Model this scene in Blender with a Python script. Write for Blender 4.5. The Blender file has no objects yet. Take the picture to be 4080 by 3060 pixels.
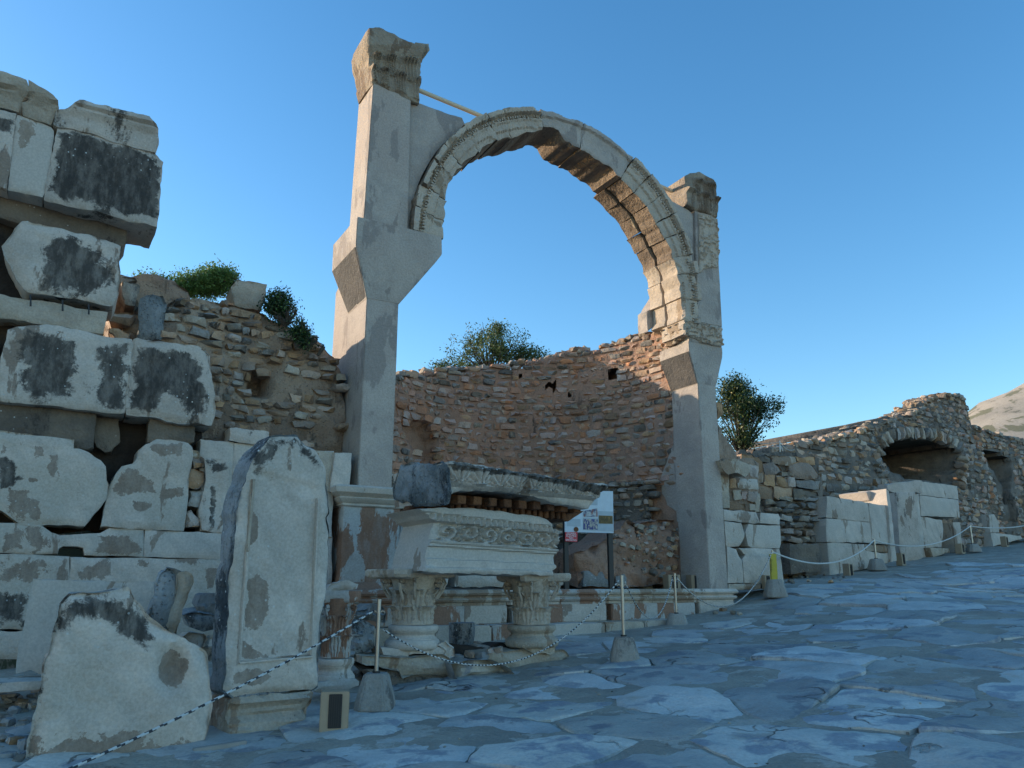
import bpy, bmesh, math, random
import numpy as np
from mathutils import Vector, Matrix, Euler
from mathutils.geometry import delaunay_2d_cdt
random.seed(7)
rad = math.radians
# ------------------------------------------------------------------ camera, sky, sun, exposure
SC = bpy.context.scene
FPX, CX, CY = 3135.6, 2040.0, 1530.0
PITCH = math.atan((1262 - 829.5) / 1700)
cam_d = bpy.data.cameras.new('camera'); cam = bpy.data.objects.new('camera', cam_d)
SC.collection.objects.link(cam); SC.camera = cam
cam_d.sensor_width = 36; cam_d.lens = 36 * FPX / 4080
cam.location = (0, 0, 1.6); cam.rotation_euler = (math.pi / 2 + PITCH, 0, 0)
cam_d.clip_start = 0.1; cam_d.clip_end = 5000
SUN_EL = rad(11); SUN_DIR = Vector((-0.96, 0.28, 0)).normalized()
SUN_AZ = math.atan2(SUN_DIR.x, SUN_DIR.y)            # clockwise from +Y
W = bpy.data.worlds.new('World'); SC.world = W; W.use_nodes = True
wn = W.node_tree; bg = wn.nodes['Background']
sky = wn.nodes.new('ShaderNodeTexSky'); sky.sky_type = 'NISHITA'; sky.sun_disc = False
sky.sun_elevation = SUN_EL; sky.sun_rotation = SUN_AZ; sky.air_density = 1.0; sky.dust_density = 0.35; sky.ozone_density = 2.1
hsv = wn.nodes.new('ShaderNodeHueSaturation'); hsv.inputs['Saturation'].default_value = 1.27; wn.links.new(sky.outputs[0], hsv.inputs['Color']); wn.links.new(hsv.outputs[0], bg.inputs[0]); bg.inputs[1].default_value = 0.11
sd = bpy.data.lights.new('sun', 'SUN'); sd.energy = 2.0; sd.angle = rad(0.6); sd.color = (1.0, 0.80, 0.58)
so = bpy.data.objects.new('sun', sd); SC.collection.objects.link(so)
sv = Vector((SUN_DIR.x * math.cos(SUN_EL), SUN_DIR.y * math.cos(SUN_EL), math.sin(SUN_EL)))
so.rotation_euler = sv.to_track_quat('Z', 'Y').to_euler()
SC.view_settings.view_transform = 'Standard'; SC.view_settings.look = 'None'
SC.view_settings.gamma = 1; SC.view_settings.use_curve_mapping = False; SC.view_settings.exposure = 1.62

# ------------------------------------------------------------------ photograph -> place
CR = {'A': (0, 200, 900/1659), 'B': (0, 1000, 900/1659), 'C': (0, 1700, 1000/2074), 'D': (0, 2260, 1000/2074),
      'E': (700, 1600, 1000/2074), 'F': (700, 2260, 1000/2074), 'G': (1500, 1700, 1000/2074), 'H': (1500, 2260, 1000/2074),
      'I': (1250, 50, 800/1659), 'J': (1200, 700, 800/1659), 'K': (2200, 400, 800/1659), 'L': (2300, 1100, 800/1659),
      'M': (600, 1050, 900/1659), 'N': (1500, 1300, 1300/2054), 'O': (2500, 1600, 1000/2074), 'Q': (3080, 1500, 1000/2074),
      'R': (2500, 2100, 1580/2212), 'S': (2200, 1920, 300/1659), 'T': (2980, 2140, 240/1659), 'U': (1280, 1900, 500/1659),
      'W': (1780, 400, 700/2212), 'X': (600, 2200, 400/1327), 'Y': (2550, 1250, 400/1659), 'V': (0, 0, 1.8445)}
def pts(k, s):
    o = CR[k]; v = [float(q) for q in s.replace(',', ' ').split()]
    return [(o[0] + v[i] * o[2], o[1] + v[i+1] * o[2]) for i in range(0, len(v), 2)]
def pt(k, x, y): return pts(k, '%f %f' % (x, y))[0]
CP, SP = math.cos(PITCH), math.sin(PITCH)
def ray(p):
    xr = (p[0] - CX) / FPX; yr = -(p[1] - CY) / FPX
    return np.array([xr, CP - yr * SP, SP + yr * CP])
def proj(P):
    x, y, z = P[0], P[1], P[2] - 1.6
    d = y * CP + z * SP
    return (CX + FPX * x / d, CY - FPX * (-y * SP + z * CP) / d)
class Fr:
    """vertical plane: a runs along it to the right, t goes in, away from the camera"""
    def __init__(s, px, Y, az, xy=None):
        if xy is not None: s.P = np.array(xy, float)
        else:
            r = ray(px); s.P = np.array([r[0] / r[1] * Y, Y])
        s.az = az; c, q = math.cos(rad(az)), math.sin(rad(az))
        s.e = np.array([c, q]); s.n = np.array([-q, c])
    def ab(s, p, t=0.0):
        r = ray(p); k = ((s.P + s.n * t) @ s.n) / (r[:2] @ s.n); X = r * k
        return (float((X[:2] - s.P) @ s.e), float(X[2] + 1.6))
    def poly(s, k, st, t=0.0): return [s.ab(p, t) for p in pts(k, st)]
    def w(s, a, t, z):
        q = s.P + s.e * a + s.n * t; return Vector((q[0], q[1], z))
FA = Fr(None, 0, 30, xy=(-2.1, 12.5))

# ------------------------------------------------------------------ noise
def _h(i, j, k, sd):
    n = (i * 73856093) ^ (j * 19349663) ^ (k * 83492791) ^ (sd * 2654435)
    n = (n ^ (n >> 13)) * 1274126177 & 0x7fffffff
    return ((n ^ (n >> 16)) & 0xffff) / 32767.5 - 1.0
def vn(P, sd=0):
    P = np.asarray(P, float); f = np.floor(P).astype(np.int64); u = P - f; u = u * u * (3 - 2 * u)
    r = 0
    for dx in (0, 1):
        for dy in (0, 1):
            for dz in (0, 1):
                w = (u[:, 0] if dx else 1 - u[:, 0]) * (u[:, 1] if dy else 1 - u[:, 1]) * (u[:, 2] if dz else 1 - u[:, 2])
                r = r + w * _h(f[:, 0] + dx, f[:, 1] + dy, f[:, 2] + dz, sd)
    return r
def fbm(P, sc=1.0, sd=0, o=4):
    P = np.asarray(P, float) * sc; r = 0; a = 1
    for i in range(o): r = r + a * vn(P * (2 ** i) + 17.3 * i, sd + i); a *= .5
    return r / 1.6

# ------------------------------------------------------------------ materials
def nt(name):
    m = bpy.data.materials.new(name); m.use_nodes = True; t = m.node_tree
    return m, t, t.nodes['Principled BSDF']
def N(t, ty, **k):
    n = t.nodes.new(ty)
    for a, b in k.items(): setattr(n, a, b)
    return n
def mixc(t, fac, a, b, mode='MIX'):
    n = N(t, 'ShaderNodeMix', data_type='RGBA', blend_type=mode)
    for sck, v in ((0, fac), (6, a), (7, b)):
        if isinstance(v, bpy.types.NodeSocket): t.links.new(v, n.inputs[sck])
        elif sck == 0: n.inputs[0].default_value = v
        else: n.inputs[sck].default_value = (v[0], v[1], v[2], 1)
    return n.outputs[2]
def ramp(t, v, lo, hi, a=0.0, b=1.0):
    n = N(t, 'ShaderNodeMapRange'); t.links.new(v, n.inputs[0]); n.inputs[1].default_value = lo; n.inputs[2].default_value = hi
    n.inputs[3].default_value = a; n.inputs[4].default_value = b; n.interpolation_type = 'SMOOTHSTEP'; return n.outputs[0]
def math_(t, op, a, b=None):  # plain numbers or sockets
    n = N(t, 'ShaderNodeMath', operation=op)
    for i, v in enumerate((a, b)):
        if v is None: continue
        if isinstance(v, bpy.types.NodeSocket): t.links.new(v, n.inputs[i])
        else: n.inputs[i].default_value = v
    return n.outputs[0]
def coords(t, zs=1.0, per_obj=True):
    g = N(t, 'ShaderNodeNewGeometry'); oi = N(t, 'ShaderNodeObjectInfo')
    mp = N(t, 'ShaderNodeVectorMath', operation='MULTIPLY'); t.links.new(g.outputs['Position'], mp.inputs[0]); mp.inputs[1].default_value = (1, 1, zs)
    if not per_obj: return mp.outputs[0]
    ad = N(t, 'ShaderNodeVectorMath', operation='ADD'); t.links.new(mp.outputs[0], ad.inputs[0])
    c = N(t, 'ShaderNodeCombineXYZ'); r = math_(t, 'MULTIPLY', oi.outputs['Random'], 37.0)
    for i in range(3): t.links.new(r, c.inputs[i])
    t.links.new(c.outputs[0], ad.inputs[1]); return ad.outputs[0]
def noise(t, v, s, d=4.0, rg=.55, dist=0.0):
    n = N(t, 'ShaderNodeTexNoise'); t.links.new(v, n.inputs['Vector']); n.inputs['Scale'].default_value = s
    n.inputs['Detail'].default_value = d; n.inputs['Roughness'].default_value = rg; n.inputs['Distortion'].default_value = dist
    return n.outputs['Fac']
def stone(name, c1, c2, patina=None, dark=None, speck=0.0, bump=.25, bs=14.0, vary=0.0, pits=0.0, rough=.85, per_obj=True, tint2=None, vein=None, crack=0, cs=None, soft=.025):
    """patina = (colour, threshold); dark = (colour, threshold); thresholds: lower means more of it"""
    m, t, b = nt(name); v = coords(t, 1, per_obj); vs = coords(t, .38, per_obj)
    if cs:
        q_ = N(t, 'ShaderNodeVectorMath', operation='SCALE'); t.links.new(v, q_.inputs[0]); q_.inputs['Scale'].default_value = cs; v = vs = q_.outputs[0]
    n1 = noise(t, v, 1.7, 5, .6); col = mixc(t, ramp(t, n1, .36, .66), c1, c2)
    nf = noise(t, v, 38, 3, .65)
    if vein:
        wv = N(t, 'ShaderNodeTexWave'); t.links.new(v, wv.inputs[0]); wv.inputs['Scale'].default_value = 1.1; wv.inputs['Distortion'].default_value = 6
        wv.inputs['Detail'].default_value = 3; wv.bands_direction = 'DIAGONAL'
        col = mixc(t, math_(t, 'MULTIPLY', ramp(t, wv.outputs['Fac'], .55, 1.0), .35), col, vein)
    if tint2: col = mixc(t, ramp(t, noise(t, v, .75, 4, .55), .5 - soft, .6 + soft), col, tint2)
    if patina:
        n2 = noise(t, vs, 1.9, 8, .62, .3); th = patina[1]
        col = mixc(t, math_(t, 'MULTIPLY', ramp(t, n2, th, th + soft), .92), col, patina[0])
    if dark:
        n3 = noise(t, vs, 2.3, 9, .7, .25); n3 = math_(t, 'ADD', n3, math_(t, 'MULTIPLY', math_(t, 'SUBTRACT', nf, .5), .22)); th = dark[1]
        col = mixc(t, math_(t, 'MULTIPLY', ramp(t, n3, th, th + .10), .9), col, dark[0])
    na = noise(t, v, 4.5, 9, .74, .35)
    for an, cc_ in (('pat', patina), ('drk', dark)):
        if not cc_: continue
        at_ = N(t, 'ShaderNodeAttribute', attribute_name=an)
        s_ = math_(t, 'ADD', at_.outputs['Fac'], math_(t, 'MULTIPLY', math_(t, 'SUBTRACT', na, .5), 2.0 if an == 'pat' else 2.2))
        col = mixc(t, math_(t, 'MULTIPLY', ramp(t, s_, .5, .54 if an == 'pat' else .74), math_(t, 'ADD', .70, math_(t, 'MULTIPLY', ramp(t, noise(t, vs, 7, 8, .72), .36, .6), .27))), col, cc_[0])
    if speck:
        vo = N(t, 'ShaderNodeTexVoronoi'); t.links.new(v, vo.inputs['Vector']); vo.inputs['Scale'].default_value = 16
        dt = ramp(t, vo.outputs['Distance'], .12, .2, 1, 0); s2 = N(t, 'ShaderNodeSeparateColor'); t.links.new(vo.outputs['Color'], s2.inputs[0])
        dt = math_(t, 'MULTIPLY', dt, ramp(t, s2.outputs[0], .55, .6)); dt = math_(t, 'MULTIPLY', dt, ramp(t, noise(t, v, 1.1), .48, .56))
        col = mixc(t, math_(t, 'MULTIPLY', dt, speck), col, (.55, .56, .54))
    if vary:
        g = N(t, 'ShaderNodeNewGeometry'); oi = N(t, 'ShaderNodeObjectInfo')
        r = math_(t, 'FRACT', math_(t, 'ADD', g.outputs['Random Per Island'], math_(t, 'MULTIPLY', oi.outputs['Random'], 5.3)))
        hs = N(t, 'ShaderNodeHueSaturation'); t.links.new(col, hs.inputs['Color'])
        t.links.new(ramp(t, r, 0, 1, 1 - vary, 1 + vary * 1.1), hs.inputs['Value'])
        r2 = math_(t, 'FRACT', math_(t, 'MULTIPLY', r, 7.7)); t.links.new(ramp(t, r2, 0, 1, .55, 1.25), hs.inputs['Saturation'])
        col = hs.outputs[0]
    ck = None
    if crack:
        nz = N(t, 'ShaderNodeTexNoise'); t.links.new(v, nz.inputs['Vector']); nz.inputs['Scale'].default_value = 2.2; nz.inputs['Detail'].default_value = 6
        av = N(t, 'ShaderNodeVectorMath', operation='MULTIPLY_ADD'); t.links.new(nz.outputs['Color'], av.inputs[0]); av.inputs[1].default_value = (.8, .8, .8); t.links.new(v, av.inputs[2])
        vo = N(t, 'ShaderNodeTexVoronoi', feature='DISTANCE_TO_EDGE'); t.links.new(av.outputs[0], vo.inputs['Vector']); vo.inputs['Scale'].default_value = crack
        ck = math_(t, 'MULTIPLY', ramp(t, vo.outputs['Distance'], .0, .022, 1, 0), ramp(t, noise(t, v, .9, 3), .54, .66))
        col = mixc(t, math_(t, 'MULTIPLY', ck, .7), col, (.14, .125, .105))
    col = mixc(t, 1.0, col, mixc(t, ramp(t, nf, .3, .7), (.88, .88, .88), (1.08, 1.08, 1.08)), 'MULTIPLY')
    t.links.new(col, b.inputs['Base Color']); b.inputs['Roughness'].default_value = rough
    b.inputs['Specular IOR Level'].default_value = .3
    h = math_(t, 'ADD', noise(t, v, bs, 8, .62), math_(t, 'MULTIPLY', noise(t, v, bs * .25, 4), 1.2))
    if ck is not None: h = math_(t, 'SUBTRACT', h, math_(t, 'MULTIPLY', ck, 2.0))
    if pits:
        vo = N(t, 'ShaderNodeTexVoronoi'); t.links.new(v, vo.inputs['Vector']); vo.inputs['Scale'].default_value = 22
        h = math_(t, 'ADD', h, math_(t, 'MULTIPLY', ramp(t, vo.outputs['Distance'], .05, .35), pits))
    bp = N(t, 'ShaderNodeBump'); bp.inputs['Strength'].default_value = min(1, bump * 2); bp.inputs['Distance'].default_value = .03
    t.links.new(h, bp.inputs['Height']); t.links.new(bp.outputs[0], b.inputs['Normal'])
    return m
def plain(name, c, rough=.6, metal=0.0, bump=0.0):
    m, t, b = nt(name); v = coords(t)
    t.links.new(mixc(t, noise(t, v, 9, 5), tuple(x * .8 for x in c), tuple(min(1, x * 1.15) for x in c)), b.inputs['Base Color'])
    b.inputs['Roughness'].default_value = rough; b.inputs['Metallic'].default_value = metal
    return m
MARB = (.56, .54, .50); MARB2 = (.44, .43, .41); PAT = (.25, .19, .145); DRK = (.042, .037, .033)
M = {}
M['marble'] = stone('white_marble', (.60,.515,.435), (.47,.405,.34), (PAT, .595), (DRK, .66), .6, .28, vein=(.38, .34, .29), tint2=(.48,.42,.35))
M['marble_clean'] = stone('clean_marble', (.59, .515, .44), (.48, .42, .36), ((.30, .235, .18), .61), ((.12,.115,.11), .70), .2, .13, vein=(.40, .37, .33), tint2=(.50,.45,.39))
M['marble_dark'] = stone('black_stained_marble', (.55, .47, .395), (.42, .36, .305), (PAT, .6), (DRK, .545), 1.0, .30)
M['marble_half'] = stone('half_stained_marble', (.57, .49, .415), (.45, .39, .33), (PAT, .59), ((.055, .048, .042), .60), 1.0, .28)
M['marble_grey'] = stone('grey_lichen_marble', (.30, .30, .29), (.20, .20, .20), None, ((.05, .055, .06), .56), .9, .7, 9)
M['marble_rusty'] = stone('rust_streaked_marble', (.47, .44, .40), (.38, .34, .30), ((.27, .14, .085), .49), (DRK, .68), .2, .22)
M['marble_warm'] = stone('warm_weathered_marble', (.50, .42, .33), (.38, .315, .245), ((.29, .20, .135), .56), ((.07, .06, .055), .64), .4, .4)
M['arch_stone'] = stone('arch_marble', (.52, .43, .34), (.42, .345, .275), ((.30, .22, .15), .59), ((.10, .09, .08), .64), .2, .35)
M['orange'] = stone('iron_stained_stone', (.22, .095, .042), (.10, .045, .025), None, ((.03, .018, .012), .52), 0, .6)
M['soffit'] = stone('shaded_brown_soffit_marble', (.25, .19, .14), (.16, .12, .09), ((.36, .29, .21), .60), ((.07, .055, .04), .58), .2, .6)  # brown patina, darkened further so the arch reveals look unlit
M['capital'] = stone('weathered_capital_marble', (.36, .29, .215), (.26, .205, .155), ((.20, .14, .095), .55), ((.07, .06, .05), .58), .3, .5)
M['lump_dark'] = stone('blackened_rough_marble', (.30, .31, .31), (.12, .13, .13), None, ((.03, .035, .04), .5), 1.0, 1.0, 8, pits=.6)
M['conglomerate'] = stone('brown_conglomerate', (.21, .165, .125), (.13, .105, .085), None, ((.05, .04, .035), .57), .8, .6)
M['concrete'] = stone('cast_concrete', (.46, .395, .34), (.37, .32, .28), ((.30, .255, .225), .55), ((.15, .13, .12), .64), 0, .24, 22, tint2=(.42, .35, .30))
M['concrete_dark'] = stone('weathered_shaded_concrete', (.11, .10, .09), (.075, .07, .065), None, ((.07, .07, .07), .55), 0, .45, 20)  # weathered grey taken darker to carry the shade on the corbels' sloping faces
M['post_concrete'] = stone('post_foot_concrete', (.36, .33, .29), (.28, .26, .23), None, ((.12, .11, .10), .6), 0, .3, 30)
M['rubble'] = stone('rubble_stone', (.44, .30, .20), (.34, .235, .165), ((.27, .18, .12), .55), ((.12, .10, .09), .63), .3, .6, 11, vary=.28)
M['rubble_red'] = stone('red_rubble_stone', (.47, .265, .18), (.40, .24, .17), ((.44, .33, .25), .54), ((.20, .14, .11), .64), .2, .6, 12, vary=.18)
M['rubble_grey'] = stone('grey_rubble_stone', (.30, .255, .205), (.21, .18, .15), ((.19, .15, .11), .55), ((.07, .07, .07), .56), .3, .8, 11, vary=.38)
M['mortar'] = stone('lime_mortar', (.38, .275, .195), (.29, .205, .15), ((.20, .14, .10), .55), ((.07, .06, .05), .58), 0, 1.0, 9, pits=.5)
M['mortar_red'] = stone('red_lime_mortar', (.42, .25, .175), (.34, .215, .155), None, ((.08, .06, .05), .57), 0, 1.0, 10, pits=.5)
M['mortar_grey'] = stone('grey_lime_mortar', (.22, .18, .145), (.14, .12, .10), None, ((.05, .045, .04), .55), 0, 1.0, 9, pits=.5)
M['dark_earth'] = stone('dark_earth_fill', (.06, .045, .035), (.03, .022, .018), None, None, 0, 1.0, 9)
M['paving'] = stone('worn_paving_marble', (.44, .415, .375), (.35, .335, .31), ((.235, .24, .26), .53), ((.36, .315, .26), .57), 0, .6, 5, vary=.22, rough=.6, tint2=(.52, .49, .44), crack=1.1, soft=.08)
M['dirt'] = stone('packed_dirt', (.38, .33, .265), (.29, .25, .205), ((.45, .40, .34), .57), ((.14, .115, .09), .62), 0, .7, 12, per_obj=False)
M['hill'] = stone('dry_hillside', (.34, .29, .22), (.24, .21, .16), ((.10, .11, .06), .55), ((.06, .075, .035), .60), 0, .8, .5, per_obj=False)
M['mountain'] = stone('limestone_mountain', (.42, .37, .30), (.32, .29, .24), ((.16, .16, .10), .55), ((.05, .065, .035), .585), 0, .6, 8, per_obj=False, cs=.07)
M['steel'] = plain('brushed_steel', (.38, .37, .36), .35, 1.0)
M['iron'] = plain('dark_iron', (.03, .028, .028), .6)
M['black_paint'] = plain('black_paint', (.012, .013, .015), .45)
M['tan_paint'] = plain('tan_painted_metal', (.36, .27, .18), .6)
M['tie'] = plain('cream_painted_rod', (.66, .56, .40), .5)
M['rope_w'] = plain('white_rope', (.58, .56, .52), .9); M['rope_b'] = plain('black_rope', (.045, .045, .05), .9)
M['yellow'] = plain('yellow_banner', (.50, .42, .05), .6); M['ink'] = plain('dark_print', (.05, .05, .03), .7)
M['white_print'] = plain('white_print', (.75, .75, .75), .6); M['panel'] = plain('sign_panel', (.52, .60, .66), .4)
M['panel2'] = plain('sign_panel_grey', (.36, .43, .48), .4); M['red_sign'] = plain('red_sign', (.60, .05, .06), .5)
M['wood'] = plain('weathered_wood', (.30, .28, .25), .8); M['tile'] = plain('clay_tile', (.34, .10, .06), .8)
M['bark'] = plain('bark', (.07, .055, .04), .9)
def leafmat(name, a, b_):
    m, t, b = nt(name); g = N(t, 'ShaderNodeNewGeometry')
    c = mixc(t, g.outputs['Random Per Island'], a, b_); t.links.new(c, b.inputs['Base Color']); b.inputs['Roughness'].default_value = .55
    tr = N(t, 'ShaderNodeBsdfTranslucent'); t.links.new(c, tr.inputs[0]); mx = N(t, 'ShaderNodeMixShader'); mx.inputs[0].default_value = .35
    t.links.new(b.outputs[0], mx.inputs[1]); t.links.new(tr.outputs[0], mx.inputs[2]); t.links.new(mx.outputs[0], t.nodes['Material Output'].inputs[0]); return m
M['leaf'] = leafmat('olive_green_leaves', (.07, .105, .03), (.15, .20, .07))
M['leaf2'] = leafmat('deep_green_leaves', (.018, .045, .015), (.05, .09, .03))
M['leaf3'] = leafmat('bright_shrub_leaves', (.09, .18, .04), (.20, .32, .09))
M['leaf4'] = leafmat('yellow_green_leaves', (.14, .17, .03), (.22, .22, .05))

# ------------------------------------------------------------------ object helpers
COL = SC.collection
def thing(name, label, cat, loc, group=None):
    o = bpy.data.objects.new(name, None); COL.objects.link(o); o.location = loc; o.empty_display_size = .2
    o['label'] = label; o['category'] = cat
    if group: o['group'] = group
    return o
def tag(o, label, cat, group=None):
    o['label'] = label; o['category'] = cat
    if group: o['group'] = group
    return o
def wl(o):
    l = Vector(o.location)
    while o.parent: o = o.parent; l = l + Vector(o.location)
    return l
def link(name, me, parent=None, loc=(0, 0, 0), rot=None, scale=None, kind=None, label=None):
    o = bpy.data.objects.new(name, me); COL.objects.link(o); loc = Vector(loc)
    if parent: o.parent = parent; loc = loc - wl(parent)
    o.location = loc
    if rot: o.rotation_euler = rot
    if scale: o.scale = scale
    if kind: o['kind'] = kind
    if label: o['label'] = label
    return o
def mesh(name, V, F, mat, sharp=38, mi=None):
    me = bpy.data.meshes.new(name); me.from_pydata([tuple(v) for v in V], [], F)
    for m_ in (mat if isinstance(mat, (list, tuple)) else [mat]): me.materials.append(m_)
    if mi is not None: me.polygons.foreach_set('material_index', mi)
    me.polygons.foreach_set('use_smooth', [True] * len(me.polygons)); me.update()
    if sharp: me.set_sharp_from_angle(angle=rad(sharp))
    return me
def put(name, V, F, mat, parent=None, kind=None, sharp=38, mi=None, label=None):
    V = np.array([tuple(v) for v in V]); o = np.array([(V[:, 0].min() + V[:, 0].max()) / 2, (V[:, 1].min() + V[:, 1].max()) / 2, V[:, 2].min()])
    return link(name, mesh(name, V - o, F, mat, sharp, mi), parent, o, kind=kind, label=label)
def bmput(name, bm, mat, parent=None, sharp=38, kind=None, label=None):
    bmesh.ops.recalc_face_normals(bm, faces=bm.faces); L_ = {k: [v[l] for v in bm.verts] for k, l in bm.verts.layers.float.items()}
    V = [v.co.copy() for v in bm.verts]; bm.verts.index_update(); F = [[v.index for v in f.verts] for f in bm.faces]; mi = [f.material_index for f in bm.faces]
    bm.free(); o = put(name, V, F, mat, parent, kind, sharp, mi, label)
    for k, d in L_.items(): o.data.attributes.new(k, 'FLOAT', 'POINT').data.foreach_set('value', d)
    return o

def inside(P, poly):
    x, y = P[:, 0], P[:, 1]; r = np.zeros(len(P), bool); n = len(poly)
    for i in range(n):
        x1, y1 = poly[i]; x2, y2 = poly[(i+1) % n]
        c = ((y1 > y) != (y2 > y)) & (x < (x2 - x1) * (y - y1) / ((y2 - y1) + 1e-12) + x1); r ^= c
    return r
def dist_poly(P, poly):
    d = np.full(len(P), 1e9); n = len(poly)
    for i in range(n):
        a = np.array(poly[i]); b = np.array(poly[(i+1) % n]); ab = b - a; L = ab @ ab + 1e-12
        t = np.clip(((P - a) @ ab) / L, 0, 1); q = a + t[:, None] * ab; d = np.minimum(d, np.hypot(*(P - q).T))
    return d
SEED = [1]
def relief(name, poly, fr, depth, mat, parent=None, h=None, sp=.07, rough=.008, edge=.018, t0=0.0, rs=3.0, back=1, mid=1.0, label=None, taper=0.0, pat=None, drk=None, side=None):
    """block whose face has the given outline in the plane of fr; h(a, z) -> how far a point stands proud"""
    SEED[0] += 1; sd = SEED[0]
    if sum(poly[i][0] * poly[(i+1) % len(poly)][1] - poly[(i+1) % len(poly)][0] * poly[i][1] for i in range(len(poly))) < 0: poly = poly[::-1]
    out = []
    for i in range(len(poly)):
        a = np.array(poly[i]); b = np.array(poly[(i+1) % len(poly)]); L = np.hypot(*(b - a)); k = max(1, int(round(L / sp)))
        for j in range(k): out.append(a + (b - a) * j / k)
    out = np.array(out); q3 = np.c_[out * 1.0, np.zeros(len(out))]
    jit = np.c_[fbm(q3, rs * 1.3, sd), fbm(q3 + 50, rs * 1.3, sd)] * rough * 1.6
    jit += np.c_[vn(q3 * 14, sd + 3), vn(q3 * 14 + 9, sd + 3)] * min(rough, .012) * .8
    outj = out + jit
    xs = np.arange(out[:, 0].min(), out[:, 0].max(), sp); zs = np.arange(out[:, 1].min(), out[:, 1].max(), sp * .87)
    G = np.array([(x + (sp / 2 if k % 2 else 0), z) for k, z in enumerate(zs) for x in xs]) if len(xs) and len(zs) else np.zeros((0, 2))
    pl = [tuple(p) for p in outj]
    if len(G):
        G = G[inside(G, pl)]
        if len(G): G = G[dist_poly(G, pl) > sp * .45]
    n = len(outj)
    A = np.vstack([outj, G]) if len(G) else outj
    vs, es, fs, *_ = delaunay_2d_cdt([Vector(p) for p in A], [(i, (i+1) % n) for i in range(n)], [list(range(n))], 1, 1e-6)
    A = np.array([tuple(v) for v in vs]); d = dist_poly(A, pl)
    q3 = np.c_[A, np.full(len(A), sd * 3.1)]
    t = t0 - fbm(q3, rs, sd) * rough * 1.5 - vn(q3 * 11, sd) * rough * .5
    if edge: t += edge * np.clip(1 - d / (edge * 1.6 + .5 * sp), 0, 1) ** 1.6 * (1 + .8 * vn(q3 * 6, sd + 5))
    if h is not None: t -= h(A[:, 0], A[:, 1])
    V = [fr.w(A[i, 0], t[i], A[i, 1]) for i in range(len(A))]; F = [tuple(f) for f in fs]
    # boundary loop in the triangulation
    order = []
    for i in range(n): order.append(int(np.argmin((A[:, 0] - outj[i, 0]) ** 2 + (A[:, 1] - outj[i, 1]) ** 2)))
    prev = order; c = out.mean(0); K = max(1, int(mid * depth / .3))
    rings = [min(.03, depth * .15)] + [depth * (k + 1) / K for k in range(K)]
    for ri, dt in enumerate(rings):
        base = len(V); qq = np.c_[out, np.full(n, dt * 1.0)]
        jx = fbm(qq, rs, sd + 11) * rough * 2.2; jy = fbm(qq + 31, rs, sd + 12) * rough * 2.2
        ex = 1 + (.006 / max(.3, abs(depth))) - taper * dt
        for i in range(n):
            p = c + (outj[i] - c) * ex; V.append(fr.w(p[0] + jx[i], t0 + dt, p[1] + jy[i]))
        cur = list(range(base, base + n))
        for i in range(n): j = (i+1) % n; F.append((prev[i], cur[i], cur[j], prev[j]))
        prev = cur
    if back: F.append(tuple(prev))
    nfront = len(A); bm = bmesh.new(); ly = {}
    for k_, spec in (('pat', pat), ('drk', drk)):
        if spec:
            l_ = bm.verts.layers.float.new(k_); val = np.full(len(V), -.6); AA = np.vstack([A] + [outj] * len(rings))
            for s_ in spec:
                kk, st_ = s_[0], s_[1]; pg = fr.poly(kk, st_, t0); d_ = dist_poly(AA, pg); d_ = np.where(inside(AA, pg), d_, -d_); w__ = s_[2] if len(s_) > 2 else .16
                val = np.maximum(val, np.clip(.5 + d_ / w__ * .5, -.6, 1.25))
            ly[l_] = val
    bv = [bm.verts.new(v) for v in V]; nff = len(fs)
    for l_, val in ly.items():
        for v_, x_ in zip(bv, val): v_[l_] = float(x_)
    for fi_, f in enumerate(F):
        if len(set(f)) > 2:
            try: bm.faces.new([bv[i] for i in dict.fromkeys(f)]).material_index = 1 if (side and fi_ >= nff) else 0
            except ValueError: pass
    for v in [v for v in bm.verts if not v.link_faces]: bm.verts.remove(v)
    return bmput(name, bm, [mat, side] if side else mat, parent, label=label)
def homog(q):
    """(a,z) -> (u,v) of the quad tl,tr,br,bl (v runs down)"""
    src = q; dst = [(0, 0), (1, 0), (1, 1), (0, 1)]; A = []; B = []
    for (x, y), (u, v) in zip(src, dst):
        A.append([x, y, 1, 0, 0, 0, -u * x, -u * y]); B.append(u); A.append([0, 0, 0, x, y, 1, -v * x, -v * y]); B.append(v)
    H = np.linalg.solve(np.array(A), np.array(B))
    def f(a, z):
        w = H[6] * a + H[7] * z + 1; return (H[0] * a + H[1] * z + H[2]) / w, (H[3] * a + H[4] * z + H[5]) / w
    return f
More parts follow.
